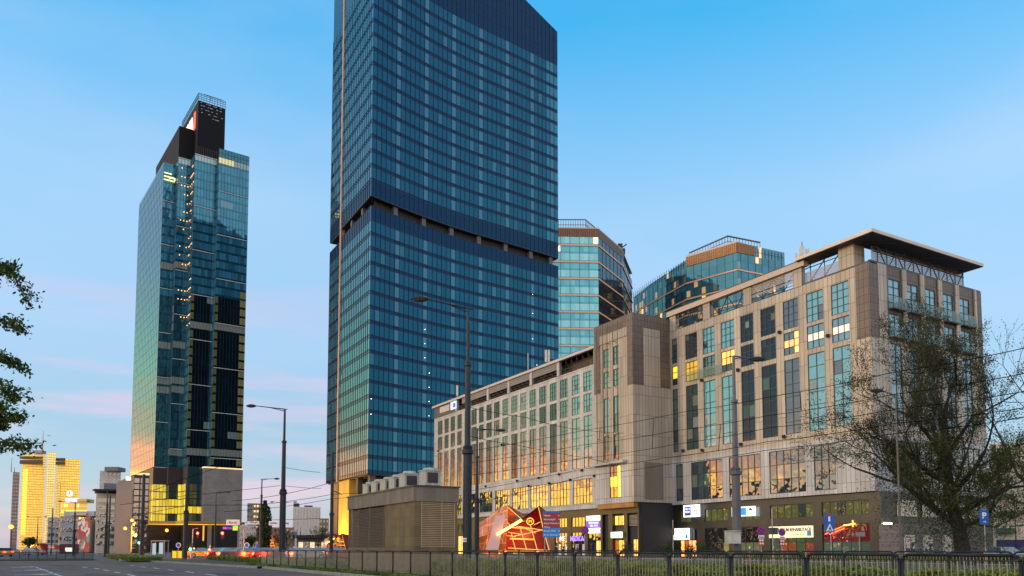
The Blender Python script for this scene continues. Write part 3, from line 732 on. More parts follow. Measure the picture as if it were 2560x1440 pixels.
mb=MB(); mb.prism([p+V((0,0,131)) for p in (p0,p1,p2,p3,p4,V((8,380,0)))],V((0,0,.5))); mb.build('roof_edge',mat('pale roof edge',(.5,.42,.36),.5),mt)
mb=MB()
for a,b in ((V((12,312,131)),V((30,312,131))),(V((30,312,131)),V((36,322,131)))):
    d=b-a; n_=int(d.length/1.0)
    for i in range(n_+1): q=a+d*(i/n_); mb.tube(q,q+V((0,0,4.6)),.12,n=4)
    mb.tube(a+V((0,0,4.6)),b+V((0,0,4.6)),.2); mb.tube(a+V((0,0,2.4)),b+V((0,0,2.4)),.12)
mb.build('roof_screen',mat('rust screen',(.12,.06,.04),.6),mt)
mb=MB(); F=Frame((46,338,131.4),0); mb.box(F,0,3,0,4,0,2.4); mb.tube((47,338,133),(50,334,134),.3); mb.box(F,1,2,1,3,2.4,5); mb.build('window_cleaning_crane',M_pole,mt)

rt=thing('office_tower','broad curved glass office tower with brown top band behind the beige offices','tower',(94,320,0))
q0,q1,q2,q3,q4,q5=V((60.4,381.5,0)),V((66.6,362.6,0)),V((76.6,337.1,0)),V((94.1,320,0)),V((103,324.3,0)),V((118,331.5,0))
def t2_(k,i,pn):
    b=random.uniform(.7,1.3)
    if k==-1: return (.03,.07,.09,0)
    r=random.random()
    if r<.03: return (1,.50,.14,.8)
    if r<.13: return (.7,.42,.16,.22)
    if r<.22: return (.22,.20,.12,0)
    return (.03*b,.10*b,.12*b,0)
bandtower(rt,[q0,q1,q2,q3,q4,q5],60,125,3.6,GL_sky,t2_,1.9,M_ledge)
mb=MB(); mb.prism([q0+V((.3,0,0)),q1+V((.3,.2,0)),q2+V((.3,.3,0)),q3+V((0,.4,0)),q4+V((0,.4,0)),q5+V((-.2,.4,0)),V((105,385,0))],V((0,0,124.6))); mb.build('core',M_body,rt)
mb=MB()
for a,b in ((q2,q3),(q3,q4)):
    n=(b-a).cross(V((0,0,1))).normalized(); F=Frame(a,0);F.u=(b-a).normalized();F.v=n; mb.box(F,0,(b-a).length,-.8,.1,125,129.3)
mb.build('brown_band',mat('amber bronze fins',(.34,.14,.035),.5,.2,.2,1,joint=(.9,20,.2,.35,0)),rt)
mb=MB(); pn=bays([q0,q1,q2],1.9)+bays([q4,q5],1.9)
for i,(a,b) in enumerate(pn):
    za=129.3 if a.x>90 else 126+3*(i/len(pn)); mb.quad(a+V((0,0,124.6)),b+V((0,0,124.6)),b+V((0,0,za)),a+V((0,0,za)),None,(.9,.6,.25,.4) if random.random()<.08 else (.05*random.uniform(.6,1.5),.12,.15,0))
mb.build('top_glazing',GL_sky,rt); mullions(rt,pn,125,128.5,.09,.14,levels=(126.8,),name='top_frame')
mb=MB(); mb.prism([p+V((0,0,129.3)) for p in (q2,q3,q4+V((0,2,0)),V((105,360,0)),V((84,362,0)))],V((0,0,.7))); mb.build('roof_edge',MATS['pale roof edge'],rt)
mb=MB()
for a,b in ((V((80,345,130)),V((92,326,130))),(V((92,326,130)),V((108,333,130)))):
    d=b-a; n_=int(d.length/1.5)
    for i in range(n_+1): q=a+d*(i/n_); mb.tube(q,q+V((0,0,4.4)),.12,n=4)
    mb.tube(a+V((0,0,4.4)),b+V((0,0,4.4)),.35); mb.tube(a+V((0,0,2.2)),b+V((0,0,2.2)),.14)
mb.build('roof_screen',MATS['rust screen'],rt)
# ---------------------------------------------------------------- beige office building
F0=Frame((39.54,85,0),30)
M_beige=mat('beige cladding',(.49,.41,.31),.55,.05,.07,.25,joint=(.592,2.9,.03,.28,0),dirt=.34,bump=.03)
M_grey=mat('pale grey cladding',(.50,.485,.465),.55,.05,.07,.25,joint=(.592,2.9,.03,.28,0),dirt=.34,bump=.03)
M_taupe=mat('dark taupe cladding',(.145,.110,.085),.6,.05,.10,.25,joint=(.60,.92,.03,.30,0),dirt=.15)
M_stone=mat('dark ground floor stone',(.024,.020,.012),.4,0,.5,.7,joint=(1.2,.8,.012,.6,0),dirt=.4,spec=.6)
M_frame=mat('dark window frame',(.012,.020,.024),.4,.1,.1,1)
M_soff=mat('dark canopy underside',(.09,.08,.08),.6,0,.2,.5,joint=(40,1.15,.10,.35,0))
M_truss=mat('dark truss steel',(.05,.035,.030),.5,.2,.2,2)
M_louv=mat('grey louvre blades',(.30,.26,.23),.5,.3,.1,2)
GL_low=glass('dark plain glass',1.42,.02,wave=.10,wscale=.9)
def balmat():
    m=glass('balustrade glass',1.6,.05); t=m.node_tree; b=t.nodes['Principled BSDF']; tr=t.nodes.new('ShaderNodeBsdfTransparent'); tr.inputs[0].default_value=(.75,.88,.84,1)
    ms=t.nodes.new('ShaderNodeMixShader'); ms.inputs[0].default_value=.38; o=t.nodes['Material Output']; t.links.new(tr.outputs[0],ms.inputs[1]); t.links.new(b.outputs[0],ms.inputs[2]); t.links.new(ms.outputs[0],o.inputs[0]); return m
M_bal=balmat()
PAL=[((.010,.030,.035,0),5),((.02,.06,.06,0),3),((.05,.10,.08,0),2),((.10,.12,.08,0),1.5),((.004,.008,.02,0),2.5),((.14,.17,.15,0),.8)]
def wtint(lit_=None):
    if lit_: return lit_
    r=random.random()*sum(w for _,w in PAL)
    for c,w_ in PAL:
        r-=w_
        if r<0: break
    b=random.uniform(.8,1.25); return (c[0]*b,c[1]*b,c[2]*b,c[3])
def window(root,a,b,z0,z1,nx,nz,lit_=None,jit=.004,fr=.065,depth=.10,name='window',uni=None,label=None):
    n=(b-a).cross(V((0,0,1))).normalized(); d=(b-a).normalized(); L=(b-a).length
    G=Frame(a,0);G.u=d;G.v=n
    mb=MB()
    mb.box(G,0,L,-.12,0,z0,z0+fr*1.4); mb.box(G,0,L,-.12,0,z1-fr*1.4,z1); mb.box(G,0,fr,-.118,-.002,z0+fr*1.4,z1-fr*1.4); mb.box(G,L-fr,L,-.118,-.002,z0+fr*1.4,z1-fr*1.4)
    for i in range(1,nx): x=L*i/nx; mb.box(G,x-fr*.6,x+fr*.6,-.115,-.004,z0+fr,z1-fr)
    for k in range(1,nz): z=z0+(z1-z0)*k/nz; mb.box(G,fr,L-fr,-.112,-.01,z-fr*.55,z+fr*.55)
    w_=mb.build(name,M_frame,root); 
    if label: w_['label']=label
    mb=MB(); base=wtint(uni)
    for i in range(nx):
        for k in range(nz):
            x0,x1=L*i/nx,L*(i+1)/nx; y0,y1=z0+(z1-z0)*k/nz,z0+(z1-z0)*(k+1)/nz
            j=[random.uniform(-jit,jit) for _ in range(4)]
            t=(lambda q:(q[0],q[1]*random.uniform(.85,1.1),q[2],q[3]*random.uniform(.55,1.25)))(lit_(i,k)) if callable(lit_) else (tuple(base) if random.random()<.90 else wtint())
            mb.quad(G.p(x0,-.06+j[0],y0),G.p(x1,-.06+j[1],y0),G.p(x1,-.06+j[2],y1),G.p(x0,-.06+j[3],y1),None,t)
    low=(uni and max(uni[:3])<.04) or (not uni and not lit_ and random.random()<.28)
    mb.build('pane',GL_low if low else GL_win,w_)
    return w_
def LF(u1,u0,v=0): return F0.p(u1,v),F0.p(u0,v)       # left facade run, far to near
def RF(v0,v1,u=0): return F0.p(u,v0),F0.p(u,v1)
def wallrun(root,plane,off,cols,rows,a_lo,a_hi,z_lo,z_hi,m,th=.34,piername='pier',bandname='wall_band'):
    """cladding between the openings: full-height piers and the bands between window rows, set 3 mm apart in depth"""
    cs=sorted(cols); prev=a_lo; n=0
    def bx(mb,a0,a1,z0,z1,o):
        if a1-a0<.02 or z1-z0<.02: return
        if plane=='v': mb.box(F0,a0,a1,off-o,off+th,z0,z1)
        else: mb.box(F0,off-o,off+th,a0,a1,z0,z1)
    edges=[]
    for c in cs: edges.append((prev,c[0])); prev=c[1]
    edges.append((prev,a_hi))
    for a0,a1 in edges:
        if a1-a0>.02:
            mb=MB(); bx(mb,a0,a1,z_lo,z_hi,.06); mb.build(piername,m,root)
    zs=sorted(rows); pz=z_lo
    for r in zs+[(z_hi,z_hi)]:
        mb=MB(); bx(mb,a_lo+.003,a_hi-.003,pz+.002,r[0],.055)
        if mb.v: mb.build(bandname,m,root)
        pz=r[1]
rowsR=[(15.2,24.4),(25.0,27.8),(28.2,31.8)]
rw=thing('office_building','beige-clad office block with glass balconies and a flat oversailing roof at the corner','office building',F0.p(0,0))
colsR=[(2.55,4.9),(6.0,8.4),(9.6,11.9),(13.1,15.5),(16.7,18.9),(20.0,22.4),(23.6,25.9),(27.0,29.4),(31.1,32.2)]
wallrun(rw,'v',0,colsR,rowsR,1.62,32.7,14.0,33.0,M_beige)
botR=[(4.9,7.9),(9.1,14.6),(16.0,21.4),(22.6,28.6),(30.3,31.7)]
wallrun(rw,'v',0,botR,[(8.1,13.4)],0.0,32.7,7.6,14.0,M_grey,piername='lower_pier',bandname='lower_band')
def skylit(i,k): return (.25,.45,.48,0)
for n_,(c0,c1) in enumerate(colsR):
    a,b=LF(c1,c0,-.02); nx=2 if c1-c0>1.6 else 1
    for (z0,z1),nz in zip(rowsR,(6,3,4)):
        l=None; uni=None; nzz=nz
        nxx=3 if (nz!=6 and nx==2) else nx
        if n_ in (2,) and nz==3: l=lambda i,k:(1,.55,.12,.75) if k==1 or i==2 else (.03,.07,.05,0)
        if n_ in (5,) and nz==3: l=lambda i,k:(1,.48,.05,.9) if k else (.02,.02,.02,0)
        if n_ in (7,) and nz==3: l=lambda i,k:(.7,.45,.03,.35)
        if n_ in (8,) and nz==3: l=lambda i,k:(1,.65,.04,.8) if k>0 else (.02,.02,.02,0)
        if n_ in (0,1): uni=(.07,.27,.32,0)  # cyan columns: mirrored open sky put into the pane colour
        if n_ in (0,1) and nz==3: l=lambda i,k:(.85,.72,.55,.35) if k in (1,) else (.06,.20,.26,0)
        if n_ in (5,6) and nz!=3: uni=(.07,.26,.30,0)
        if n_ in (3,4): uni=(.004,.012,.03,0)
        window(rw,a,b,z0,z1,nxx,nzz,l,uni=uni)
for c0,c1 in botR:
    a,b=LF(c1,c0,-.02); window(rw,a,b,8.1,13.4,max(1,round((c1-c0)/1.1)),3,lambda i,k:wtint() if random.random()<.6 else (.01,.03,.045,0),jit=.016)
# right-hand facade of the corner
colsF=[(3.35,5.4),(6.65,8.8),(10.3,12.2),(13.8,15.8),(17.1,19.2)]
wallrun(rw,'u',0,colsF,rowsR[:1],1.45,21.8,14.0,24.8,M_beige,piername='east_pier',bandname='east_band')
wallrun(rw,'u',0,[(2.9,7.8),(9.2,14.3),(15.6,20.2)],[(8.1,13.4)],.34,21.8,7.6,14.0,M_grey,piername='lower_pier',bandname='lower_band')
wallrun(rw,'u',0,colsF,rowsR[1:],3.0,20.1,24.8,33.2,M_taupe,piername='taupe_pier',bandname='taupe_band')
mb=MB(); mb.box(F0,-.15,.3,1.47,3.0,24.8,33.2); mb.build('beige_strip',M_beige,rw)
for v0 in (5.7,9.1,12.6,16.1,20.1):
    mb=MB(); mb.box(F0,-.27,-.12,v0,v0+(.75 if v0<20 else .45),24.8,33.2); mb.build('beige_strip',M_beige,rw)
mb=MB(); mb.box(F0,-.121,.3,20.55,21.8,24.8,33.2); mb.build('taupe_corner',M_taupe,rw)
mb=MB(); mb.box(F0,-.121,1.62,-.121,1.47,24.6,33.0); mb.build('taupe_corner',M_taupe,rw)
mb=MB(); mb.box(F0,-.12,1.62,-.12,1.45,14.0,24.6); mb.build('corner_cladding',M_beige,rw)
for v0,v1 in colsF:
    for (z0,z1),nx,nz in zip(rowsR,(2,2,2),(6,3,4)):
        a,b=RF(v0,v1,-.02); window(rw,a,b,z0,z1,nx,nz,uni=(.07,.24,.30,0) if nz!=6 else (.05,.14,.16,0))
for v0,v1 in [(2.9,7.8),(9.2,14.3),(15.6,20.2)]:
    a,b=RF(v0,v1,-.02); window(rw,a,b,8.1,13.4,4,3)
for v0,v1 in colsF:
    for z in (25.0,28.3):
        mb=MB(); t=(.22,.32,.30,0)
        a=F0.p(-.75,v0-.12,z); b=F0.p(-.75,v1+.3,z); up=V((0,0,1.25))
        mb.quad(a,b,b+up,a+up,None,t); a2=F0.p(-.2,v0-.12,z); b2=F0.p(-.2,v1+.3,z); mb.quad(a2,a,a+up,a2+up,None,t); mb.quad(b,b2,b2+up,b+up,None,t)
        g=mb.build('balcony',M_bal,rw); mb=MB(); mb.box(F0,-.75,-.12,v0-.12,v1+.3,z-.14,z); mb.build('balcony_floor',M_truss,g)
for v0 in (22.3,25.8):   # glazed screens on the avenue side
    mb=MB(); a,b=LF(v0+2.9,v0-.6,-.6); mb.quad(a+V((0,0,24.9)),b+V((0,0,24.9)),b+V((0,0,26.2)),a+V((0,0,26.2)),None,(.25,.28,.2,0)); mb.build('balcony',M_bal,rw)
# inner body
mb=MB(); mb.box(F0,.35,44,.35,21.75,7.62,33.0); mb.box(F0,.9,44,.9,21.2,0.02,7.62); mb.build('core',M_body,rw)
mb=MB(); mb.box(F0,21,21.75,21.75,21.9,0,1);  # far end wall
mb.box(F0,.35,44,21.76,21.86,7.7,33.1); mb.build('end_wall',M_beige,rw)
# roof: parapet, trusses, louvres, the big flat canopy
mb=MB(); mb.box(F0,8.3,32.9,-.45,.35,35.25,35.95); mb.build('roof_beam',mat('beige roof edge',(.40,.31,.24),.5,0,.06,.4),rw)
mb=MB(); mb.box(F0,8.3,32.9,-.44,1.2,35.96,36.08); mb.build('roof_edge_sheet',M_truss,rw)
for u0 in (8.9,16.9,24.4,31.3):
    mb=MB(); mb.box(F0,u0,u0+1.3,-.13,.5,33.0,35.25); mb.build('roof_pier',M_beige,rw)
for u0,u1,kind in ((10.2,16.9,'l'),(18.2,24.4,'t'),(25.7,31.3,'t')):
    mb=MB()
    if kind=='l':
        for k in range(9): z=33.75+k*.17; mb.box(F0,u0,u1,-.05,.02,z,z+.09)
        mb.build('louvre_screen',M_louv,rw); mb=MB()
    n_=4; w_=(u1-u0)/n_
    for i in range(n_+1): q=F0.p(u0+i*w_,.15); mb.tube(q+V((0,0,33)),q+V((0,0,35.25)),.06,n=4)
    for i in range(n_): 
        a=F0.p(u0+i*w_,.15,33.1 if i%2 else 35.2); b=F0.p(u0+(i+1)*w_,.15,35.2 if i%2 else 33.1); mb.tube(a,b,.06,n=4)
    mb.tube(F0.p(u0,.15,33.5),F0.p(u1,.15,33.5),.05,n=4); mb.tube(F0.p(u0,-.1,34.1),F0.p(u1,-.1,34.1),.05,n=4)
    mb.build('roof_truss',M_truss,rw)
for u0,u1 in ((19,21.5),(22,24),(26,28),(28.8,30.6),(10.5,16.5)):
    mb=MB(); mb.box(F0,u0,u1,4.35,4.45,33.3,34.6); mb.build('lit_roof_window',lit('amber roof room light',(1,.55,.15),1.1),rw)
mb=MB(); mb.box(F0,10.5,44,4.5,18,33.0,35.0); mb.build('roof_room',mat('roof room wall',(.10,.07,.05),.7,0,.3,1),rw)
mb=MB(); mb.box(F0,-.05,10,-.05,.15,33.0,33.22); mb.box(F0,-.05,.2,.2,21.8,33.2,33.4); mb.build('parapet_cap',M_truss,rw)
# canopy
cz=35.9
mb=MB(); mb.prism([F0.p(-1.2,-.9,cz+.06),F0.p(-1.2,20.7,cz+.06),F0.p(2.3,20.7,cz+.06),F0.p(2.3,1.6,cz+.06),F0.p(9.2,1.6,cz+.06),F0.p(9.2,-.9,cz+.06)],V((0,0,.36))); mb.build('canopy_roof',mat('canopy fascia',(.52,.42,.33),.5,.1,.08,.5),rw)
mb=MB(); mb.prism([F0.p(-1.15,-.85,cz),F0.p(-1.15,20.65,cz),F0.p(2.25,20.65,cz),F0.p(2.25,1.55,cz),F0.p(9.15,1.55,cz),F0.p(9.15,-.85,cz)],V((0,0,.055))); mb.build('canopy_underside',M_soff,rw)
mb=MB(); mb.box(F0,2.0,4.0,.25,2.2,33.1,cz); mb.build('canopy_pillar',M_beige,rw)
mb=MB()
for k in range(13): z=33.5+k*.17; mb.box(F0,1.0,1.06,2.0,19.8,z,z+.085)
for k in range(9): z=33.4+k*.15; mb.box(F0,4.2,10,.6,.66,z,z+.07)
mb.build('louvre_screen',M_louv,rw)
mb=MB(); n_=10; w_=16.8/n_
for i in range(n_+1): q=F0.p(.85,2.9+i*w_); mb.tube(q+V((0,0,33.2)),q+V((0,0,cz)),.07,n=4)
for i in range(n_): mb.tube(F0.p(.8,2.9+i*w_,33.3 if i%2 else 35.6),F0.p(.8,2.9+(i+1)*w_,35.6 if i%2 else 33.3),.07,n=4)
for z in (33.45,35.45,35.0): mb.tube(F0.p(.8,2.0,z),F0.p(.8,19.8,z),.07,n=4)
for u in (4.4,6.4,8.4):
    mb.tube(F0.p(u,.9,33.2),F0.p(u,.9,cz),.06,n=4)
for a,b in ((4.4,6.4),(6.4,8.4)): mb.tube(F0.p(a,.9,35.6),F0.p(b,.9,33.6),.07,n=4)
mb.tube(F0.p(4,.9,35.3),F0.p(10,.9,35.3),.06,n=4); mb.tube(F0.p(4,.9,33.5),F0.p(10,.9,33.5),.05,n=4)
mb.build('roof_truss',M_truss,rw)
# projecting bay
M_b=M_beige
bay=[(32.8,-6.9),(41.8,-6.9)]
mb=MB(); mb.box(F0,32.8,41.8,-6.7,0.9,7.9,24.55); mb.build('bay_core',M_body,rw)
def bayface(z0,z1,cols,rows,m,pn,bn): wallrun(rw,'v',-6.9,cols,rows,33.9,41.8,z0,z1,m,.2,pn,bn)
bcols=[(35.9,37.2),(38.3,39.6)]
bayface(14.0,24.6,bcols,[(14.4,18.0),(18.3,23.6)],M_beige,'bay_pier','bay_band')
bayface(24.6,31.9,bcols,[(25.1,27.6),(28.2,31.0)],M_beige,'bay_pier','bay_band')
for c0,c1 in bcols:
    a,b=LF(c1,c0,-6.9)
    window(rw,a,b,14.4,18.0,1,2,jit=.012); window(rw,a,b,18.3,23.6,2,2,uni=(.12,.22,.22,0)); window(rw,a,b,25.1,27.6,2,3,uni=(.12,.24,.22,0)); window(rw,a,b,28.2,31.0,2,3,uni=(.08,.15,.12,0))
bayface(7.9,14.0,[(35.8,38.3)],[(8.7,13.4)],M_grey,'lower_pier','lower_band')
a,b=LF(38.3,35.8,-6.92); window(rw,a,b,8.7,13.4,3,3,lambda i,k:(1,.62,.04,.85) if (k==1 or i==2) and not (i==0 and k==2) else (.02,.02,.015,0))
mb=MB(); mb.box(F0,32.7,33.9,-7.02,-6.7,7.9,24.6); mb.build('bay_corner',M_beige,rw)
mb=MB(); mb.box(F0,32.68,33.9,-7.03,.9,33.0,35.0); mb.box(F0,33.9,41.9,-7.03,-6.4,33.2,35.0); mb.box(F0,32.68,33.9,-7.03,-5.0,24.6,33.0); mb.box(F0,40.5,41.9,-7.03,-6.4,24.6,33.2)
mb.box(F0,32.68,32.9,-2.0,.1,24.6,33.0); mb.box(F0,41.8,41.9,-6.4,0,24.6,35.0); mb.build('bay_taupe_top',M_taupe,rw)
mb=MB(); mb.box(F0,32.6,32.9,-5.0,-2.0,24.6,33.0); mb.box(F0,33.9,40.5,-7.06,-6.8,31.9,33.2); mb.build('bay_panel',M_beige,rw)
mb=MB(); mb.box(F0,32.67,32.8,-6.7,.1,7.9,24.6); mb.build('bay_side_wall',M_beige,rw)
mb=MB(); mb.box(F0,32.60,32.67,-5.1,-1.7,8.3,13.6); mb.build('bay_side_panel',mat('mushroom panel',(.20,.155,.12),.5,0,.05,1,joint=(.6,6,.02,.6,0)),rw)
mb=MB(); mb.box(F0,33.9,41.7,-6.4,.9,24.5,33.1); mb.build('bay_upper_core',M_body,rw)
mb=MB(); mb.box(F0,32.9,41.8,-6.9,.9,34.9,35.0); mb.build('bay_roof',M_taupe,rw)
mb=MB()
for u in (35.5,36.6,38.0,39.1,40.6):
    mb.tube(F0.p(u,-7.5,13.9),F0.p(u,-7.5,34.4),.07,n=5)
for z in (14.0,17.6,25.0,31.6):
    for u in (36.6,38.0,40.6): mb.tube(F0.p(u,-7.5,z),F0.p(u,-7.0,z),.06,n=4)
mb.build('mast_rods',mat('brown rods',(.07,.05,.04),.5,.2),rw)
mb=MB(); mb.box(F0,34.2,42.2,-7.7,-7.03,13.6,13.95); mb.build('bay_ledge',M_grey,rw)
# stone base under the beige block
def stonebase(root,u0,u1,v,openings,z1=7.6):
    mb=MB(); mb.box(F0,u0,u1,v,v+.4,6.75,z1); mb.build('stone_fascia',M_stone,root)
    mb=MB(); mb.box(F0,u0,u1,v+.003,v+.4,4.15,5.05); mb.build('stone_band',M_stone,root)
    e=u0; gaps=[]
    for a in openings: gaps.append((e,a[0])); e=a[1]
    gaps.append((e,u1))
    for a,b in gaps:
        if b-a>.02: mb=MB(); mb.box(F0,a,b,v-.003,v+.4,0,6.75); mb.build('stone_pier',M_stone,root)
def shopwin(root,u0,u1,v,z0,z1,nx,nz,f=None,uni=None,name='shop_window'):
    a,b=LF(u1,u0,v); window(root,a,b,z0,z1,nx,nz,f,uni=uni,name=name,jit=.012,fr=.06)
ops=[(1.2,7.4),(8.7,15.1),(16.8,20.6),(22.2,26.6),(28.2,31.6)]
stonebase(rw,.4,32.7,.45,ops)
amber=lambda i,k:(1,random.uniform(.30,.55),random.uniform(.03,.14),random.uniform(1.0,2.4)) if random.random()<.8 else (.5,.12,.02,.5)
green=lambda i,k:(.10,.14,.06,.25)
for n_,(a,b) in enumerate(ops):
    shopwin(rw,a,b,.55,5.05,6.75,max(2,int((b-a)/1.0)),1,lambda i,k:(.10,.12,.035,.10) if random.random()<.6 else (.03,.05,.04,0))
    f={0:lambda i,k:(.12,.012,.02,.12) if k else (.06,.12,.08,.15),1:lambda i,k:(.25,.07,.03,.15) if (k==0 and i%3) else (.06,.10,.05,.15),2:lambda i,k:green(i,k) if k==0 else (.01,.01,.012,0),
       3:lambda i,k:(.25,.25,.06,.35) if i==3 and k==0 else (.01,.01,.012,0),4:None}[n_]
    shopwin(rw,a,b,.55,.1,4.15,max(2,int((b-a)/1.1)),2,f)
shopwin(rw,28.3,31.5,.42,.15,2.55,4,1,amber,name='lit_shop_window')
# under the bay: doorway and lit shops
us_=[(33.0,35.4),(36.2,38.9),(39.9,41.8)]
bs=-5.6
mb=MB(); mb.box(F0,32.9,41.8,bs,.8,0.02,7.9); mb.build('bay_base_core',M_body,rw)
mb=MB()
for a,b in ((32.8,33.1),(35.4,36.2),(38.9,39.9),(41.4,41.9)): mb.box(F0,a,b,bs-.5,bs-.003,0,7.9)
mb.box(F0,32.8,41.9,bs-.49,bs-.006,6.4,7.9); mb.build('stone_pier',M_stone,rw)
mb=MB(); mb.box(F0,33.0,41.5,-6.85,bs-.5,7.2,7.88); mb.build('bay_soffit',mat('copper stained soffit',(.32,.14,.03),.5,.1,.3,.6),rw)
mb=MB(); 
for k in range(9): mb.box(F0,33.2,35.4,bs-.2,bs-.1,4.6+k*.18,4.68+k*.18)
mb.build('vent_louvre',M_louv,rw)
shopwin(rw,33.2,34.6,bs-.1,.1,2.7,2,1,amber,name='lit_door')
shopwin(rw,36.2,38.9,bs-.1,.1,2.6,3,1,amber,name='lit_shop_window')
shopwin(rw,36.2,38.9,bs-.1,4.7,6.2,3,1,lambda i,k:(1,.72,.12,.9) if i!=1 else (.25,.2,.1,.2))
# lamps along the facade, small black domes
lm=None
for root_,px,py in ((rw,2070,840),(rw,1949,831),(rw,1845,926),(rw,1755,951),(rw,1708,1127),(rw,1756,1126),(rw,1852,1111),(rw,1960,1092),(rw,1845,925)):
    u,z=F0.onv(px,py,-.2); mb=MB(); mb.lathe(F0.p(u,-.30,z-.22),[(0,.05),(.08,.2),(.4,.22),(.46,.02)],8); mb.build('wall_lamp',M_dark,rw)

# ---------------------------------------------------------------- grey wing
gw=thing('office_wing','long pale grey office wing with mirrored windows running down the avenue','office building',F0.p(44,0))
colsL=[(52.2,54.6),(55.7,58.1),(59.4,61.8),(62.9,65.2),(66.4,68.8),(69.9,72.3),(73.4,75.7),(76.8,79.2),(80.4,82.8),(84.0,86.3),(87.3,89.7),(90.9,93.0),(94.1,96.6),(97.6,99.9),(101.3,103.5),(104.7,107.0),(108.0,110.3),(111.4,113.9)]
rowsL=[(15.0,23.8),(24.4,27.5),(28.0,31.3)]
wallrun(gw,'v',0,[(49.9,51.0)]+colsL,rowsL,44.2,116,14.0,32.2,M_grey)
botL=[(50.1,50.8),(52.2,57.8),(59.0,65.1),(66.0,72.0),(73.0,78.9),(80.0,85.8),(87.1,92.6),(94.1,99.9),(101.1,104.8),(106,113.5)]
wallrun(gw,'v',0,botL,[(8.9,13.1)],44.2,116,8.0,14.0,M_grey,piername='lower_pier',bandname='lower_band')
for n_,(c0,c1) in enumerate([(49.9,51.0)]+colsL):
    a,b=LF(c1,c0,-.02); nx=1 if n_==0 else 2
    for (z0,z1),nz in zip(rowsL,(5,3,4)):
        uni=(.10,.22,.22,0) if n_ in (1,2) else ((.006,.02,.03,0) if n_>=11 else None)  # mirrored bright and dark runs put into the pane colour
        window(gw,a,b,z0,z1,nx if nz==5 else nx+(n_>0),nz,uni=uni,jit=.014)
for c0,c1 in botL:
    a,b=LF(c1,c0,-.02); lit3=73<=c0<100
    window(gw,a,b,8.9,13.1,max(1,round((c1-c0)/1.0)),3,jit=.022)
mb=MB(); mb.box(F0,44.2,115.7,.35,18,8.02,32.2); mb.box(F0,44.2,115.5,.9,17.5,.02,8.02); mb.build('core',M_body,gw)
mb=MB(); mb.box(F0,115.7,116,-.1,18,8.0,32.2); mb.build('end_wall',M_grey,gw)
M_redge=mat('grey roof edge',(.42,.37,.35),.5,0,.06,.4)
mb=MB(); mb.box(F0,42.0,116.6,-.5,.1,34.75,35.2); mb.build('roof_edge',M_redge,gw)
mb=MB(); mb.box(F0,42.0,116.5,-.45,6,35.21,35.3); mb.build('roof_sheet',M_truss,gw)
M_inc=mat('grey slatted attic',(.20,.185,.185),.6,.1,.08,.5,joint=(30,.16,.03,.4,0))
for u0,u1 in ((62.5,71.0),(71.8,80),(80.4,101)):
    mb=MB(); mb.box(F0,u0,u1,-.2,0,33.4,34.75); mb.build('attic_panel',M_inc,gw)
for u0 in (50.6,61.8,71.2,79.8,88.5,97,103.5):
    mb=MB(); mb.box(F0,u0,u0+.8,-.22,.3,32.2,34.75); mb.build('attic_pier',M_grey,gw)
mb=MB()
u=45.0
while u<103:
    mb.tube(F0.p(u,.15,32.2),F0.p(u,.15,34.75),.05,n=4); mb.tube(F0.p(u,.15,32.3),F0.p(u+1.7,.15,33.4 if u>62 else 34.6),.05,n=4); u+=1.7
mb.tube(F0.p(44,.15,33.1),F0.p(103,.15,33.1),.05,n=4); mb.tube(F0.p(44,.15,32.6),F0.p(103,.15,32.6),.05,n=4)
mb.build('attic_truss',M_truss,gw)
mb=MB(); mb.box(F0,44.2,103,2.0,17,32.2,34.7); mb.build('attic_room',MATS['roof room wall'],gw)
mb=MB(); mb.box(F0,104.2,115.8,-.15,3,32.2,34.7); mb.build('attic_end_box',mat('dark attic box',(.06,.05,.05),.6),gw)
mb=MB(); mb.box(F0,107.4,112.6,-.25,-.152,33.0,34.4); mb.build('attic_panel',M_redge,gw)
mb=MB(); mb.box(F0,103.7,106.6,-.32,-.152,32.9,34.6); g=mb.build('logo_panel',lit('pale logo light',(.75,.85,1),1.0),gw)
mb=MB(); mb.box(F0,104.0,105.2,-.36,-.325,33.2,34.2); mb.build('logo_mark',lit('blue logo light',(.02,.12,.8),.8),g)
opsL=[(45,49.6),(50.4,54.3),(55.2,59.2),(60.6,64.5),(66,72),(74,80),(82,88),(90,96),(98,104),(106,113)]
stonebase(gw,44.2,116,.45,opsL,8.0)
for n_,(a,b) in enumerate(opsL):
    shopwin(gw,a,b,.55,5.05,6.75,4,1,lambda i,k:(.14,.12,.04,.12) if random.random()<.5 else (.03,.05,.04,0))
    f=(lambda i,k:(.45,.40,.38,.35) if (k==0 and i%2) else (.02,.02,.03,0)) if n_ in (2,3) else (amber if n_ in (6,8) else None)
    shopwin(gw,a,b,.55,.1,4.15,4,2,f)
shopwin(gw,45.4,47.8,.40,.1,2.8,3,1,amber,name='lit_shop_window')
shopwin(gw,50.2,51.9,.40,.1,2.7,2,1,amber,name='lit_door')
for px,py in ((1096,1128),(1254,1112),(1293,1202),(1347,1195),(1398,1186),(1455,1176),(1486,1190),(1322,1215),(1373,1208),(1426,1200),(1214,1216)):
    u,z=F0.onv(px,py,-.2); mb=MB(); mb.lathe(F0.p(u,-.30,z-.22),[(0,.05),(.08,.2),(.4,.22),(.46,.02)],8); mb.build('wall_lamp',M_dark,gw)

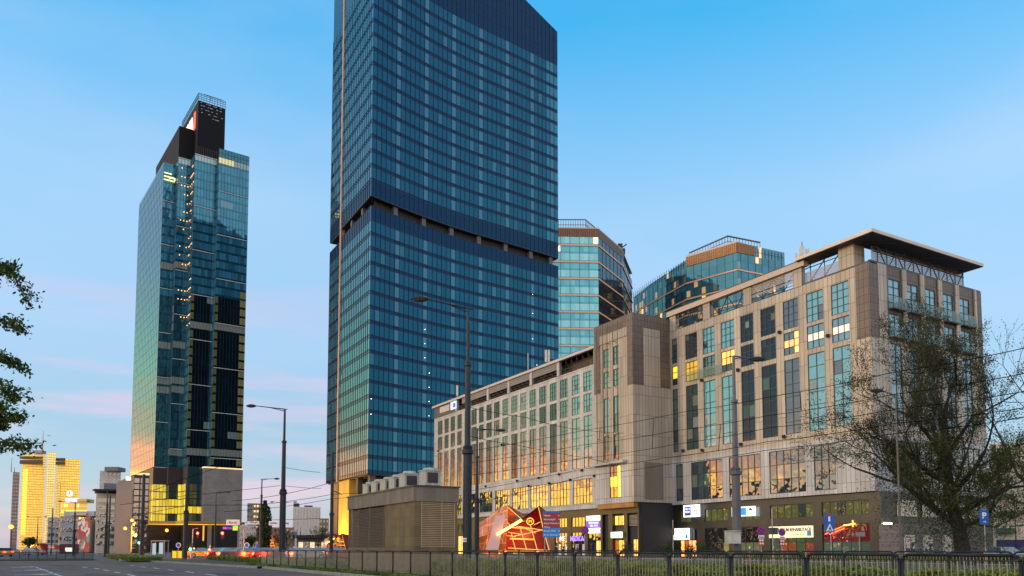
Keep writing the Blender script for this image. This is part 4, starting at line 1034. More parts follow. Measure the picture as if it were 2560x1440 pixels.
# ---- signs on the buildings
def board(name,label,F,u0,u1,z0,z1,v,m,th=.14,cat='sign'):
    t=thing(name,label,cat,F.p((u0+u1)/2,v,z0)); mb=MB(); mb.box(F,u0,u1,v,v+th,z0,z1); mb.build('sign_panel',m,t); return t
LR=-F0.u; UPV=V((0,0,1))
M_purp=lit('purple sign light',(.22,.08,.62),1.0); M_wlit=lit('white sign light',(1,.97,.92),1.5); M_ink=mat('dark blue lettering',(.03,.03,.12),.5); M_wtxt=lit('white lettering light',(1,1,1),1.3)
t=board('advertising_board','purple and white illuminated clinic board left of the projecting bay','' or F0,49.9,54.3,3.9,6.8,.12,M_wlit)
mb=MB(); mb.box(F0,49.9,54.3,.09,.118,4.75,5.95); mb.build('purple_field',M_purp,t)
text('REZONANS',F0.p(53.5,.085,5.45),LR,UPV,.34,M_wtxt,t,fit=2.7); text('USG  RTG',F0.p(53.2,.085,4.98),LR,UPV,.34,M_wtxt,t,fit=2.2)
text('22 787 65 23',F0.p(53.4,.10,4.15),LR,UPV,.30,M_ink,t,fit=3.1); text('mml',F0.p(54.0,.10,6.2),LR,UPV,.32,M_ink,t,fit=1.0); text('centrum medyczne',F0.p(52.7,.10,6.3),LR,UPV,.18,M_ink,t,fit=2.2)
t=board('shop_sign','small white shop sign with a blue square, above the lit shop right of the bay',F0,27.0,30.2,5.75,7.45,-.15,lit('cool white sign light',(.92,.95,1),1.5))
mb=MB(); mb.box(F0,28.7,29.9,-.19,-.152,5.95,7.2); mb.build('blue_field',lit('deep blue sign light',(.02,.05,.45),.8),t)
text('MULTI',F0.p(29.85,-.195,6.75),LR,UPV,.26,M_wtxt,t,fit=1.0); text('MEDIA',F0.p(29.85,-.195,6.35),LR,UPV,.26,M_wtxt,t,fit=1.0)
mb=MB(); mb.box(F0,27.4,28.4,-.19,-.152,6.1,6.2); mb.box(F0,27.4,28.4,-.19,-.152,6.95,7.02); mb.box(F0,27.45,27.55,-.19,-.152,6.25,6.9); mb.box(F0,28.2,28.3,-.19,-.152,6.25,6.9); mb.build('blue_lines',M_signblue,t)
mb=MB(); mb.box(F0,27.7,28.05,-.19,-.152,6.4,6.75); mb.build('orange_mark',lit('orange mark light',(1,.5,.25),.8),t)
t=board('shop_sign','blue and white illuminated shop sign above the ground floor, half behind the grey lamp post',F0,17.0,21.0,5.5,6.75,-.15,lit('white blue sign light',(.8,.9,1),1.3))
mb=MB(); mb.box(F0,18.5,20.9,-.19,-.152,5.65,6.6); mb.build('blue_field',lit('azure sign light',(.01,.30,.85),.9),t)
mb=MB(); mb.prism([F0.p(18.1,-.19,6.2),F0.p(17.3,-.19,6.2),F0.p(17.7,-.19,6.6)],-F0.v*.02)
for z in (5.7,5.85,6.0): mb.box(F0,17.3,18.2,-.19,-.152,z,z+.06)
mb.build('house_mark',M_signblue,t)
t=board('clinic_sign','long cream banner reading CENTRUM REHABILITACJI on the stone base',F0,8.6,15.2,2.65,4.05,.28,mat('cream sign face',(.80,.70,.42),.5,emit=.55,ecol=(1,.85,.45)))
text('CENTRUM REHABILITACJI',F0.p(14.3,.26,3.42),LR,UPV,.42,M_ink,t,fit=5.4,bold=.015)
mb=MB(); mb.box(F0,8.8,9.4,.25,.278,2.85,3.4); mb.build('blue_square',lit('blue mark light',(.02,.25,.55),.7),t)
text('22 100 65 23',F0.p(11.5,.27,2.95),LR,UPV,.16,mat('olive lettering',(.25,.25,.1),.5),t,fit=1.7)
t=board('shop_sign','small glowing warm white shop sign under the projecting bay',F0,36.2,39.0,2.9,3.75,bs-.75,lit('warm white sign light',(1,.86,.55),2.6))
mb=MB(); mb.box(F0,36.1,36.25,bs-.76,bs-.5,2.9,3.75); mb.box(F0,38.95,39.1,bs-.76,bs-.5,2.9,3.75); mb.build('sign_side',mat('sign casing',(.3,.25,.1),.5),t)
t=board('clinic_sign','large glowing white shop sign with a small blue square beside the bay',F0,29.4,34.2 if 0 else 32.5,2.6,4.2,.05,lit('bright white sign light',(1,.95,.85),2.4))
mb=MB(); mb.box(F0,29.6,30.1,.01,.048,2.75,3.3); mb.build('blue_square',MATS['blue mark light'],t)
text('vital',F0.p(31.9,.03,3.6),LR,UPV,.22,mat('teal lettering',(.02,.12,.22),.5),t,fit=.6)
t=thing('shop_lettering','purple MEDICA letters over a shop front left of the purple board','sign',F0.p(57,-.1,2.6)); text('MEDICA',F0.p(59.2,.2,2.65),LR,UPV,.85,lit('violet letter light',(.35,.2,.95),1.5),t,fit=4.0,bold=.02)
t=thing('shop_lettering','white RE letters on a dark shop front beside the metro canopy','sign',F0.p(62.4,-.1,2.7)); text('RE',F0.p(62.6,.2,2.75),LR,UPV,.75,M_wtxt,t,fit=1.6,bold=.02)
mb=MB(); mb.box(F0,62.7,63.4,.15,.3,2.7,3.5); mb.build('red_block',lit('red block light',(.8,.05,.03),.8),t)
t=thing('shop_lettering','yellow glowing shop letters seen through the metro canopy','sign',F0.p(70,-.1,2.7)); text('BYOM',F0.p(73.8,.2,2.6),LR,UPV,1.5,lit('yellow letter light',(1,.72,.05),2.2),t,fit=7.5,bold=.03)
t=thing('wall_sign','red and yellow neon strip on the dark shop front below the tree','sign',F0.p(3,0,3)); mb=MB(); mb.tube(F0.p(6.9,.3,3.0),F0.p(4.4,.3,3.9),.05); mb.tube(F0.p(6.3,.3,2.98),F0.p(4.3,.3,3.62),.05); mb.build('neon_tube',lit('red neon',(1,.12,.03),4),t)
mb=MB(); mb.tube(F0.p(4.4,.3,3.95),F0.p(2.9,.3,4.1),.06); mb.tube(F0.p(3.2,.3,3.8),F0.p(3.2,.3,4.5),.05); mb.build('neon_tube',lit('yellow neon',(1,.6,.05),4),t)

# annex with slatted wall at the foot of the corner
ax=thing('annex','low grey slatted annex with three white framed windows behind the tree','building',F0.p(-3,3))
v0,_=F0.onu(2256,1350,-3); v1,_=F0.onu(2392,1350,-3)
M_slat=mat('grey slatted wall',(.17,.15,.14),.6,.1,.1,2,joint=(30,.14,.03,.35,0))
mb=MB(); mb.box(F0,-3,-.3,v0,v1,0,3.9); mb.build('slatted_wall',M_slat,ax)
for a_,b_ in ((2262,2287),(2309,2332),(2358,2378)):
    w0,_=F0.onu(a_,1355,-3.1); w1,_=F0.onu(b_,1355,-3.1); mb=MB(); mb.box(F0,-3.12,-3.0,w0,w1,.75,2.75); fr=mb.build('window',M_cream,ax)
    mb=MB(); m_=(w0+w1)/2; mb.box(F0,-3.15,-3.121,w0+.1,m_-.06,.9,2.6,(.02,.03,.03,0)); mb.box(F0,-3.15,-3.121,m_+.06,w1-.1,.9,2.6,(.02,.03,.03,0)); mb.build('pane',GL_win,fr)
mb=MB(); mb.box(F0,-.35,.4,.3,21.8,0,7.6); mb.build('stone_wall',M_stone,rw)
for k in range(4):
    mb=MB(); mb.box(F0,-.42,-.36,3+k*4.6,6.6+k*4.6,4.9,6.7,(.03,.06,.06,0)); mb.build('mezzanine_window',GL_win,rw)
t=thing('house_number_sign','small round-cornered blue house number sign on the dark stone corner','sign',F0.p(-.4,1.0,2.9)); q,_=F0.onu(2215,1321,-.4)
mb=MB(); mb.box(F0,-.46,-.36,q-.35,q+.35,2.9,3.6); mb.build('plate',lit('blue plate light',(.02,.2,.7),.6),t); text('19',F0.p(-.47,q-.22,3.1),F0.v,UPV,.32,M_wtxt,t)
mb=MB(); mb.box(F0,-.7,-.4,q-.4,q+.0,4.0,4.08); mb.box(F0,-.7,-.4,q+.25,q+.7,4.0,4.08); mb.build('lamp_bar',lit('white downlight',(1,.9,.75),14),t)
# ---------------------------------------------------------------- ventilation building with its cooling units
vb=thing('ventilation_building','concrete block building with big slatted vents behind the near railing','building',S.p(34.3,14.5))
q=gx(1035,37); VF=Frame(q,30)
M_conc=mat('concrete blocks',(.23,.155,.07),.85,0,.12,1.2,bump=.3,joint=(.62,.47,.012,.62,0),dirt=.3)  # warm light of a street lamp put into the wall colour
M_conc2=mat('smooth concrete band',(.25,.20,.14),.8,0,.10,1.5,bump=.2,joint=(1.55,3,.012,.6,0),dirt=.3)
VL,VR,VH=9.7,2.25,4.32
mb=MB(); mb.box(VF,0,VL,0,VR,0,1.35); mb.box(VF,0,3.9,.02,VR-.02,1.35,3.55); mb.build('block_wall',M_conc,vb)
mb=MB(); mb.box(VF,3.9,VL,.25,VR-.02,1.35,3.55); mb.box(VF,.25,.5,.2,VR-.2,1.35,3.55); mb.build('recess',mat('vent void',(.02,.018,.015),.8),vb)
mb=MB(); mb.box(VF,-.06,VL+.06,-.06,VR+.06,3.55,VH-.06); mb.build('top_band',M_conc2,vb)
mb=MB(); mb.box(VF,-.12,VL+.12,-.12,VR+.12,VH-.06,VH); mb.build('coping',mat('dark coping',(.06,.05,.045),.5),vb)
M_vl=mat('lamplit tan louvre blades',(.46,.32,.18),.5,.2,.1,3)  # front blades: warm street lamp light put into their colour
M_vd=mat('brown louvre blades',(.16,.13,.10),.5,.2,.1,3)
mb=MB(); k=0; z=1.38
while z<3.5:
    a,b,c,d=VF.p(3.95,-.0,z),VF.p(VL-.1,-.0,z),VF.p(VL-.1,.09,z+.055),VF.p(3.95,.09,z+.055)
    mb.quad(b,a,d,c); mb.quad(VF.p(3.95,0,z),VF.p(VL-.1,0,z),VF.p(VL-.1,0,z-.018),VF.p(3.95,0,z-.018)); z+=.082
for u in (3.93,6.2,8.0,VL-.1): mb.box(VF,u-.02,u+.02,-.01,.1,1.36,3.54)
mb.build('side_louvre',M_vd,vb)
mb=MB(); mb.box(VF,-.02,.3,0,.34,1.35,3.55); mb.build('corner_post',M_conc,vb); mb=MB(); mb.box(VF,-.02,.3,VR-.12,VR,1.35,3.55); mb.build('corner_post',M_conc,vb)
mb=MB(); z=1.40
while z<3.5:
    mb.quad(VF.p(-.03,.38,z),VF.p(-.03,VR-.16,z),VF.p(.07,VR-.16,z+.062),VF.p(.07,.38,z+.062)); mb.quad(VF.p(-.03,.38,z-.02),VF.p(-.03,VR-.16,z-.02),VF.p(-.03,VR-.16,z),VF.p(-.03,.38,z)); z+=.087
for v in (.36,1.42,VR-.15): mb.box(VF,-.04,.08,v-.018,v+.018,1.36,3.54)
mb.build('front_louvre',M_vl,vb)
M_ac=mat('weathered white casing',(.46,.45,.38),.5,.1,.12,3,dirt=.3)
M_grille=mat('dark grille',(.03,.022,.025),.6)
for i,(px,wd,hh,ly) in enumerate(((930,.8,.85,0),(956,.8,.9,1),(981,.8,.92,2),(1005,.8,.95,3),(1034,.85,1.02,4),(1070,.95,1.05,5))):
    u=[8.0,6.6,5.2,3.9,2.45,.65][i]; v=[.5,.5,.5,.5,.5,.85][i]
    lab=['farthest rooftop cooling unit, at the left end of the row','second cooling unit from the left end of the row','third cooling unit from the left end of the row','fourth cooling unit from the left end of the row','cooling unit next to the largest one above the concrete corner','largest cooling unit at the right end of the roof row'][i]
    t=thing('cooling_unit',lab,'air conditioner',VF.p(u,v,VH),'cooling units on the concrete roof')
    G=Frame(VF.p(u,v,VH),30); hh*=.86
    mb=MB(); mb.box(G,0,.78,0,.82,.08,hh-.12); mb.box(G,-.03,.81,-.03,.85,hh-.12,hh-.07)
    mb.build('casing',M_ac,t)
    mb=MB(); mb.lathe(G.p(.39,.41,hh-.07),[(0,.36),(.10,.33),(.12,.28),(.12,.01)],14); mb.build('fan_collar',M_ac,t)
    mb=MB(); mb.box(G,-.02,-.003,.10,.66,.2,hh-.2); mb.build('grille',M_grille,t)
    mb=MB()
    for k in range(8): mb.box(G,-.028,-.021,.10,.66,.24+k*.055,.245+k*.055)
    for k in range(7): mb.box(G,-.032,-.029,.14+k*.08,.145+k*.08,.2,hh-.2)
    mb.build('grille_wires',mat('grille wires',(.12,.11,.10),.5),t)
    mb=MB(); mb.box(G,.05,.15,.05,.78,0,.08); mb.box(G,.62,.72,.05,.78,0,.08); mb.build('feet',M_grille,t)

# ---------------------------------------------------------------- metro entrance canopies
M_mred=mat('red canopy lining',(.20,.006,.010),.35,0,.2,.6)
M_mor=mat('orange patinated glass panel',(.36,.10,.03),.35,0,.5,1.2,joint=(1.1,.9,.06,2.2,.5),emit=.10,ecol=(1,.22,.03))
M_mpink=mat('frosted pink panel',(.58,.30,.28),.3,0,.06,1,emit=.12,ecol=(1,.6,.55))
M_mbar=mat('pale warm bar',(.62,.40,.15),.4,0,.1,2,emit=.55,ecol=(1,.55,.12))  # bars are no lamps: the canopy's lamplight is put into them as glow
def canopy(label,Yd,sx,ox,scale,lamp=26,main=False):
    def q(px,py,dy=0): return at(ox+(px-1300)*scale,1372+(py-1372)*scale,Yd)+V((0,dy,0))
    t=thing('metro_entrance',label,'metro entrance',gx(ox,Yd))
    A1,Vv,A2,Br,Bl=q(1270,1262),q(1306,1296),q(1349,1264),q(1375,1381),q(1262,1381)
    k=scale*Yd/85; D=9*k
    def bk(p,dx=2.0,dz=-.9): return p+V((dx*k,D,dz*k))
    mb=MB(); # faceted red roof planes going back from the zigzag front edge, doubled for thickness
    for P,Q in ((A1,Vv),(Vv,A2)):
        for o in (0,-.12*k): mb.poly([P+V((0,0,o)),Q+V((0,0,o)),bk(Q)+V((0,0,o)),bk(P)+V((0,0,o))])
    mb.poly([A2,Br,V((bk(A2).x,bk(A2).y,0.2)),bk(A2)]); mb.poly([bk(A1),bk(Vv),bk(A2),V((bk(A2).x,bk(A2).y,.1)),V((bk(A1).x,bk(A1).y,.1))])
    mb.build('red_lining',M_mred,t); mb=MB(); mb.prism([q(1262,1381,7),q(1378,1381,7),q(1372,1300,7),q(1268,1296,7)],V((0,.15,0))); mb.build('back_wall',M_mred,t)
    mb=MB()
    L=[q(1197,1305,2),q(1222,1290,1.4),q(1245,1272,.8),A1]
    Bt=[q(1197,1381,2),q(1212,1381,1.4),q(1232,1381,.8),Bl]
    for i in range(3):
        a,b,c,d=L[i],L[i+1],Bt[i+1],Bt[i]
        m1=(a+d)/2+V((.15*k*(1 if i%2 else -1),-.5*k,0)); m2=(b+c)/2+V((.1*k,-.6*k,0))
        mb.quad(m1,m2,b,a); mb.quad(d,c,m2,m1)
    for a,b in zip(L,L[1:]): mb.poly([a,b,bk(b,2,-.7),bk(a,2,-.7)])
    mb.poly([L[0],bk(L[0]),V((bk(L[0]).x,bk(L[0]).y,.1)),Bt[0]])
    mb.build('orange_shell',M_mor,t)
    mb=MB(); c=[(1240,1290),(1264,1288),(1256,1325),(1252,1345),(1245,1381),(1212,1381),(1226,1340),(1232,1315)]
    mb.prism([q(x,y,-1.0) for x,y in c],V((0,.08,0))); mb.build('pink_panel',M_mpink,t)
    mb=MB()
    for a,b,dy in (((1270,1268),(1303,1297),0),((1346,1268),(1360,1330),0),((1360,1330),(1374,1380),0),((1290,1315),(1358,1325),.5),((1300,1316),(1340,1332),.7),((1270,1330),(1305,1336),.4),((1308,1336),(1358,1324),.4),
                   ((1300,1318),(1317,1375),.2),((1278,1332),(1289,1375),.6),((1326,1312),(1344,1378),.1),((1254,1345),(1265,1380),0),((1265,1303),(1275,1312),.3),((1335,1312),(1352,1304),.6),((1270,1370),(1375,1376),.3),((1305,1336),(1285,1340),.3),((1264,1338),(1290,1342),.5)):
        mb.tube(q(*a,dy),q(*b,dy),.05*k,n=5)
    mb.build('lattice_bars',M_mbar,t)
    mb=MB(); mb.tube(q(1243,1337,-1.2),q(1304,1301,-1.2),.13*k,n=8); mb.build('tube_lamp',lit('yellow tube light',(1,.62,.08),6.5),t)
    mb=MB(); mb.tube(q(1240,1378,-.3),q(1370,1379,1),.06*k); mb.tube(q(1275,1345,5),q(1340,1347,6),.08*k); mb.tube(q(1280,1316,4),q(1330,1318,6),.06*k)
    mb.build('strip_lamp',lit('orange strip light',(1,.30,.04),2.2),t)
    c0=q(1325,1304,-.6); r=.32*k*1.0
    mb=MB(); F=Frame(c0,0)
    for i in range(16):
        g0,g1=2*math.pi*i/16,2*math.pi*(i+1)/16; mb.tube(c0+V((math.cos(g0),0,math.sin(g0)))*r*1.15,c0+V((math.cos(g1),0,math.sin(g1)))*r*1.15,.05*k,n=4)
    mb.build('emblem_ring',lit('yellow ring light',(1,.55,.05),2.0),t)
    text('M',c0+V((-r*.55,-.05,-r*.5)),(1,0,0),(0,0,1),r*1.05,MATS['yellow ring light'],t,'emblem_letter',.03)
    l=lampat('POINT',q(1315,1335,3),420*k*k,(1,.22,.06),.5,parent=t); l=lampat('POINT',q(1232,1350,5),380*k*k,(1,.30,.08),.5,parent=t)
    return t
canopy('large red and orange faceted metro entrance with a glowing tube beside the concrete vent building',82,1,1300,1.0,main=True)
canopy('orange glowing metro entrance at the foot of the tall blue tower beside the dark pole',150,1,838,.36)
canopy('small red framed metro entrance far down the crossing, between two street lamps',190,1,666,.30)
canopy('small dark red metro entrance far left beside a grey box',170,1,92,.13)

# ---------------------------------------------------------------- street lamps
def lampp(label,px,Yd,ytop,arms,r=.16,style='round',m=None,x_off=0,collar=True,name='street_lamp',group=None):
    base=gx(px,Yd,.0); H_=hz(ytop,Yd); t=thing(name,label,'street lamp',base,group or 'tall street lamps along the avenue'); m=m or M_pole
    z1,z2=H_*.47,H_*.78
    mb=MB(); 
    if collar:
        mb.lathe(base,[(-.1,r*1.25),(.15,r*1.25),(.35,r*1.05),(z1-.25,r),(z1-.2,r*1.3),(z1-.02,r*1.3),(z1+.0,r*1.05),(z1+.12,r*1.15),(z1+.2,r*.72),(z2,r*.62),(z2+.04,r*.82),(z2+.18,r*.82),(z2+.22,r*.42),(H_,r*.34)],14)
    else: mb.lathe(base,[(-.1,r*1.2),(.9,r*1.2),(.95,r*.8),(H_,r*.4)],12)
    mb.build('pole',m,t,smooth=False)
    for (hx,hy) in arms:
        h=at(hx,hy,Yd); top=base+V((0,0,H_)); d=(h-top); L=abs(d.x); sgn=1 if d.x>0 else -1
        mb=MB()
        if style=='round':
            e1=top+V((-sgn*.22,0,-.02)); e2=V((h.x-sgn*.28,base.y,h.z+.02))
            mb.tube(e1,top,.028,n=6); mb.tube(top+V((0,0,-.0)),e2,.045,.03,n=6); mb.tube(top+V((0,0,-.16)),top+(e2-top)*.55+V((0,0,-.0)),.03,.02,n=6)
            mb.build('arm',m,t)
            mb=MB(); c=V((h.x,base.y,h.z)); mb.lathe(c,[(-.02,.30),(.05,.27),(.12,.14),(.15,.01)],14,sx=1.45,sy=.8); hd=mb.build('lamp_head',M_dark,t,smooth=True)
            mb=MB(); mb.lathe(c,[(-.02,.28),(-.09,.22),(-.14,.02)],14,sx=1.4,sy=.75); mb.build('lamp_bowl',M_lampglass,hd)
        else:
            mb.box(Frame(h,0),-.12,.12,min(0,0)-L/2-.1,L/2+.1,-.03,.03); mb.build('lamp_head',M_dark,t)
    return t
L1=lampp('large dark street lamp in the middle, its arm reaching left across the blue tower',1168,36,772,[(1050,748)],.20)
L2=lampp('street lamp on the grass strip left of the tall blue tower, arm pointing left',705,62,1023,[(628,1015)],.24)
lampp('shorter street lamp between the two towers with its arm pointing right',651,109,1198,[(692,1197)],.22)
lampp('street lamp standing in front of the black-crowned tower, arm pointing left',463,87,1145,[(413,1137)],.24)
L5=lampp('grey street lamp before the beige offices, cabinet on its post, arm pointing right',1843,40,890,[(1893,898)],.22,m=mat('mid grey painted steel',(.10,.10,.105),.45,.2,.15,2,dirt=.2))
lampp('street lamp just right of the large one in the middle, arm pointing right',1192,66,1072,[(1252,1076)],.20)
lampp('slim brown-grey street lamp inside the bare tree, arm pointing left',2252,50,988,[(2192,977)],.10,m=mat('brown grey painted steel',(.10,.08,.075),.5,.2,.15,2),collar=False)
lampp('street lamp left of the white office with the dark canopy, arm pointing left',264,126,1228,[(236,1225)],.24)
lampp('far left street lamp with arms on both sides in front of the grey buildings',184,150,1256,[(150,1253),(221,1253)],.24)
lampp('thin street lamp in front of the grey stone block, arm pointing right',537,140,1232,[(571,1231)],.16)
lampp('distant double-armed street lamp half hidden behind the tall lamp post',709,160,1256,[(680,1255),(738,1255)],.16)
lampp('modern dark lamp with a flat head at the right edge beside the parked cars',2541,110,1229,[(2527,1227),(2553,1227)],.10,style='flat',collar=False,m=M_dark)
lampp('thin distant street lamp in front of the golden tower',92,210,1292,[(70,1292),(114,1292)],.14)
def pole(label,px,Yd,ytop,r,m=None,name='tram_wire_pole'):
    base=gx(px,Yd); H_=hz(ytop,Yd); t=thing(name,label,'pole',base,'poles carrying the tram wires'); mb=MB(); z1=H_*.42
    mb.lathe(base,[(-.1,r),(z1,r*.95),(z1+.03,r*1.25),(z1+.25,r*1.25),(z1+.3,r*.8),(H_,r*.7),(H_+.05,.01)],12); mb.build('pole',m or M_pole,t); return t
P8=pole('dark pole in front of the glowing ochre wall of the tall tower',828,75,1130,.19)
mb=MB(); b8=gx(828,75); mb.tube(b8+V((0,0,hz(1226,75))),at(855,1236,75),.04); mb.build('bracket',M_dark,P8)
pole('dark pole left of the amber lit podium of the slender tower',354,112,1186,.30)
pole('dark slim pole beside the white office with the dark canopy',271,122,1238,.16)
pole('pole at the far left in front of the golden tower',128,180,1270,.16)
# cabinet on the grey lamp
cb=thing('control_cabinet','cream metal cabinet strapped to the grey lamp post','cabinet',gx(1833,39.6)+V((0,0,hz(1360,39.6))))
a=at(1815,1359,39.5); b=at(1849,1328,39.5); mb=MB(); mb.box(W0,39.3,39.75,a.x,b.x-.18,a.z,b.z); mb.build('door',M_cream,cb)
mb=MB(); mb.box(W0,39.32,39.78,b.x-.18,b.x,a.z,b.z-.01); mb.box(W0,39.25,39.8,a.x-.02,b.x+.02,b.z+.0,b.z+.03); mb.build('casing',M_cream,cb)
mb=MB(); mb.box(W0,39.28,39.3,b.x-.27,b.x-.24,a.z+.1,a.z+.13); mb.box(W0,39.28,39.3,b.x-.27,b.x-.24,b.z-.13,b.z-.1); mb.build('lock',M_dark,cb)
t=thing('pole_plate','small white number plate on the large middle lamp post','plate',at(1166,1352,35.7)); a=at(1157,1355,35.75); b=at(1167,1345,35.75)
mb=MB(); mb.box(W0,35.72,35.76,a.x,b.x,a.z,b.z); mb.build('plate',M_signwhite,t); text('133',V((a.x+.02,35.71,a.z+.05)),(1,0,0),UPV,.08,M_ink,t)

# ---------------------------------------------------------------- overhead wires
M_wire=mat('wire',(.006,.006,.007),1.0,0,0,1,spec=.0)
def wire(pts,label,r=.015,sag=0.0):
    P=[at(*p) for p in pts]; mb=MB(); Q=[]
    for a,b in zip(P,P[1:]):
        for k in range(6):
            s=k/6; Q.append(a+(b-a)*s-V((0,0,sag*4*s*(1-s))))
    Q.append(P[-1])
    for a,b in zip(Q,Q[1:]): mb.tube(a,b,r*max(1,a.y/45),r*max(1,b.y/45),n=4,cap=False)
    return tag(mb.build('overhead_wire',M_wire),label,'wire','tram wires strung over the avenue')
WR=[([(1178,1127,60),(1460,1076,48),(1717,1028,40),(1920,993,34),(2240,929,27),(2580,866,22)],'upper tram wire running from the middle lamp to the right edge'),
([(1178,1157,60),(1460,1112,48),(1693,1076,40),(1920,1039,34),(2240,985,27),(2580,930,22)],'second tram wire below the upper one in front of the beige offices'),
([(1172,1188,60),(1460,1146,48),(1693,1110,40),(1920,1070,34),(2250,1021,27),(2580,975,22)],'third tram wire down in front of the beige offices'),
([(1170,1262,70),(1460,1190,50),(1674,1160,42),(1920,1125,34),(2250,1082,27),(2580,1040,22)],'lower tram wire crossing the grey office cladding'),
([(1170,1228,70),(1460,1172,50),(1674,1143,42),(1920,1104,34),(2240,1058,27),(2580,1016,22)],'tram wire just above the lowest long one'),
([(1172,1018,36),(1315,1043,42),(1425,1071,48),(1560,1083,55)],'span wire sloping down right from the middle lamp post'),
([(1175,1090,36),(1290,1112,42),(1477,1146,52),(1540,1160,56)],'lower span wire sloping down right from the middle lamp post'),
([(709,1168,62),(800,1181,70)],'short upper span wire right of the tall lamp on the grass strip'),
([(709,1214,62),(803,1221,70)],'short lower span wire right of the tall lamp on the grass strip'),
([(580,1252,120),(650,1245,100),(740,1229,85),(828,1206,75)],'span wire rising toward the thin dark pole'),
([(560,1262,120),(640,1262,110),(720,1253,90),(828,1236,75),(1035,1221,50)],'tram wire passing in front of the concrete vent building'),
([(560,1279,120),(640,1272,105),(720,1265,90),(828,1247,75),(1138,1219,45)],'tram wire just beneath the one over the vent building'),
([(330,1190,150),(400,1160,120),(470,1142,87)],'span wire to the lamp before the slender tower, upper'),
([(300,1262,160),(470,1238,120),(700,1214,62)],'long tram wire across the foot of the slender tower'),
([(330,1290,160),(470,1262,130),(600,1262,110)],'lower tram wire across the amber podium'),
([(370,1230,150),(463,1196,87),(565,1160,70)],'wire rising right across the slender tower podium'),
([(560,1320,130),(640,1300,120),(800,1296,110)],'lowest distant wire between the towers')]
for p,l in WR: wire(p,l,sag=.05)
mb=MB()
for a,b in (((1635,1046,43),(1630,1122,43)),((1802,1060,38),(1796,1128,38)),((2000,979,31),(2003,1026,31)),((2388,905,25),(2392,962,25)),((1500,1070,47),(1498,1105,47)),((1326,1100,54),(1330,1132,54))): mb.tube(at(*a),at(*b),.018,n=4)
tag(mb.build('wire_hanger',M_wire),'short vertical hangers between the tram wires','wire hanger')

# ---------------------------------------------------------------- road signs
def signpost(label,px,Yd,ytop,name='road_sign',r=.03,cat='road sign'):
    base=gx(px,Yd,.1); t=thing(name,label,cat,base); mb=MB(); mb.tube(base,V((base.x,base.y,hz(ytop,Yd))),r,n=8); mb.build('post',M_steelp,t); return t,base
M_steelp=mat('galvanised post',(.38,.34,.28),.5,.3,.15,5)
def disc(c,r,th,m,t,name,n=24,y=0):
    mb=MB(); P=[V((c.x+math.cos(2*math.pi*i/n)*r,c.y-y,c.z+math.sin(2*math.pi*i/n)*r)) for i in range(n)]
    mb.prism(P,V((0,th,0))); return mb.build(name,m,t)
M_nsr=mat('sign red',(.45,.015,.05),.4,0,.05,2); M_nsb=mat('sign blue violet',(.035,.03,.30),.4,0,.05,2)
def nostop(label,px,py,Yd,rr,plates=True,cross=True):
    t,b=signpost(label,px,Yd,py-rr*.8)
    k=Yd/FPX; c=at(px,py,Yd-.06); r=rr*k
    disc(c,r,.02,M_nsr,t,'red_rim'); disc(c,r*.80,.01,M_nsb,t,'blue_disc',y=.012)
    mb=MB(); G=Frame(c,0)
    for s in ((1,-1) if cross else (1,)):
        d=V((.7,0,.7*s)); n=V((-.7*s,0,.7)) if s==1 else V((.7,0,.7)); n=n*r*.09
        mb.prism([c+V((0,-.024,0))-d*r*.8-n,c+V((0,-.024,0))+d*r*.8-n,c+V((0,-.024,0))+d*r*.8+n,c+V((0,-.024,0))-d*r*.8+n],V((0,.008,0)))
    mb.build('red_cross',M_nsr,t)
    if plates:
        z0=c.z-r-.02; w_=r*.72
        mb=MB(); mb.box(W0,c.y,c.y+.02,c.x-w_,c.x+w_,z0-.22,z0); mb.build('plate',M_signwhite,t)
        mb=MB(); mb.box(W0,c.y,c.y+.02,c.x-w_*.85,c.x+w_*.85,z0-.72,z0-.24); mb.build('red_plate',mat('red plate',(.5,.04,.04),.4),t)
        text('0-24 h',V((c.x-w_*.8,c.y-.01,z0-.17)),(1,0,0),UPV,.10,M_ink,t,fit=w_*1.6)
        mb=MB()
        for i,j in ((0,0),(1,0),(0,1),(1,1)): mb.tube(V((c.x-w_*.4+i*w_*.8,c.y-.01,z0-.36-j*.22)),V((c.x-w_*.4+i*w_*.8,c.y-.03,z0-.36-j*.22)),.07,n=10)
        mb.build('plate_mark',M_signwhite,t)
    return t
nostop('round no-stopping sign in front of the purple clinic board',1462,1326,58,10.5,False)
nostop('round no-stopping sign with plates left of the cream banner',1903,1327,56,10.5)
nostop('round no-stopping sign turned sideways in front of the cream banner',1955,1331,60,9,cross=False)
t,b=signpost('blue dead-end sign above a pedestrian crossing sign on one post',2078,47,1285)
c0=at(2061,1306,46.9); c1=at(2085,1284,46.9); y_=46.9
mb=MB(); mb.box(W0,y_,y_+.03,c0.x,c1.x,c0.z,c1.z); mb.build('dead_end_plate',M_signblue,t)
cx=(c0.x+c1.x)/2; w_=c1.x-c0.x
mb=MB(); mb.box(W0,y_-.01,y_-.002,cx-w_*.10,cx+w_*.10,c0.z+.05,c1.z-.17); mb.build('white_bar',M_signwhite,t)
mb=MB(); mb.box(W0,y_-.01,y_-.002,cx-w_*.30,cx+w_*.30,c1.z-.17,c1.z-.07); mb.build('red_bar',M_nsr,t)
d0=at(2062,1332,46.9); 
mb=MB(); mb.box(W0,y_,y_+.03,c0.x+.02,c1.x+.02,d0.z,c0.z-.01); mb.build('crossing_plate',M_signblue,t)
hh=c0.z-d0.z
mb=MB(); mb.prism([V((cx-w_*.36,y_-.012,d0.z+.09)),V((cx+w_*.42,y_-.012,d0.z+.09)),V((cx+.02,y_-.012,c0.z-.06))],V((0,.01,0))); mb.build('white_triangle',M_signwhite,t)
mb=MB(); z_=d0.z+.14
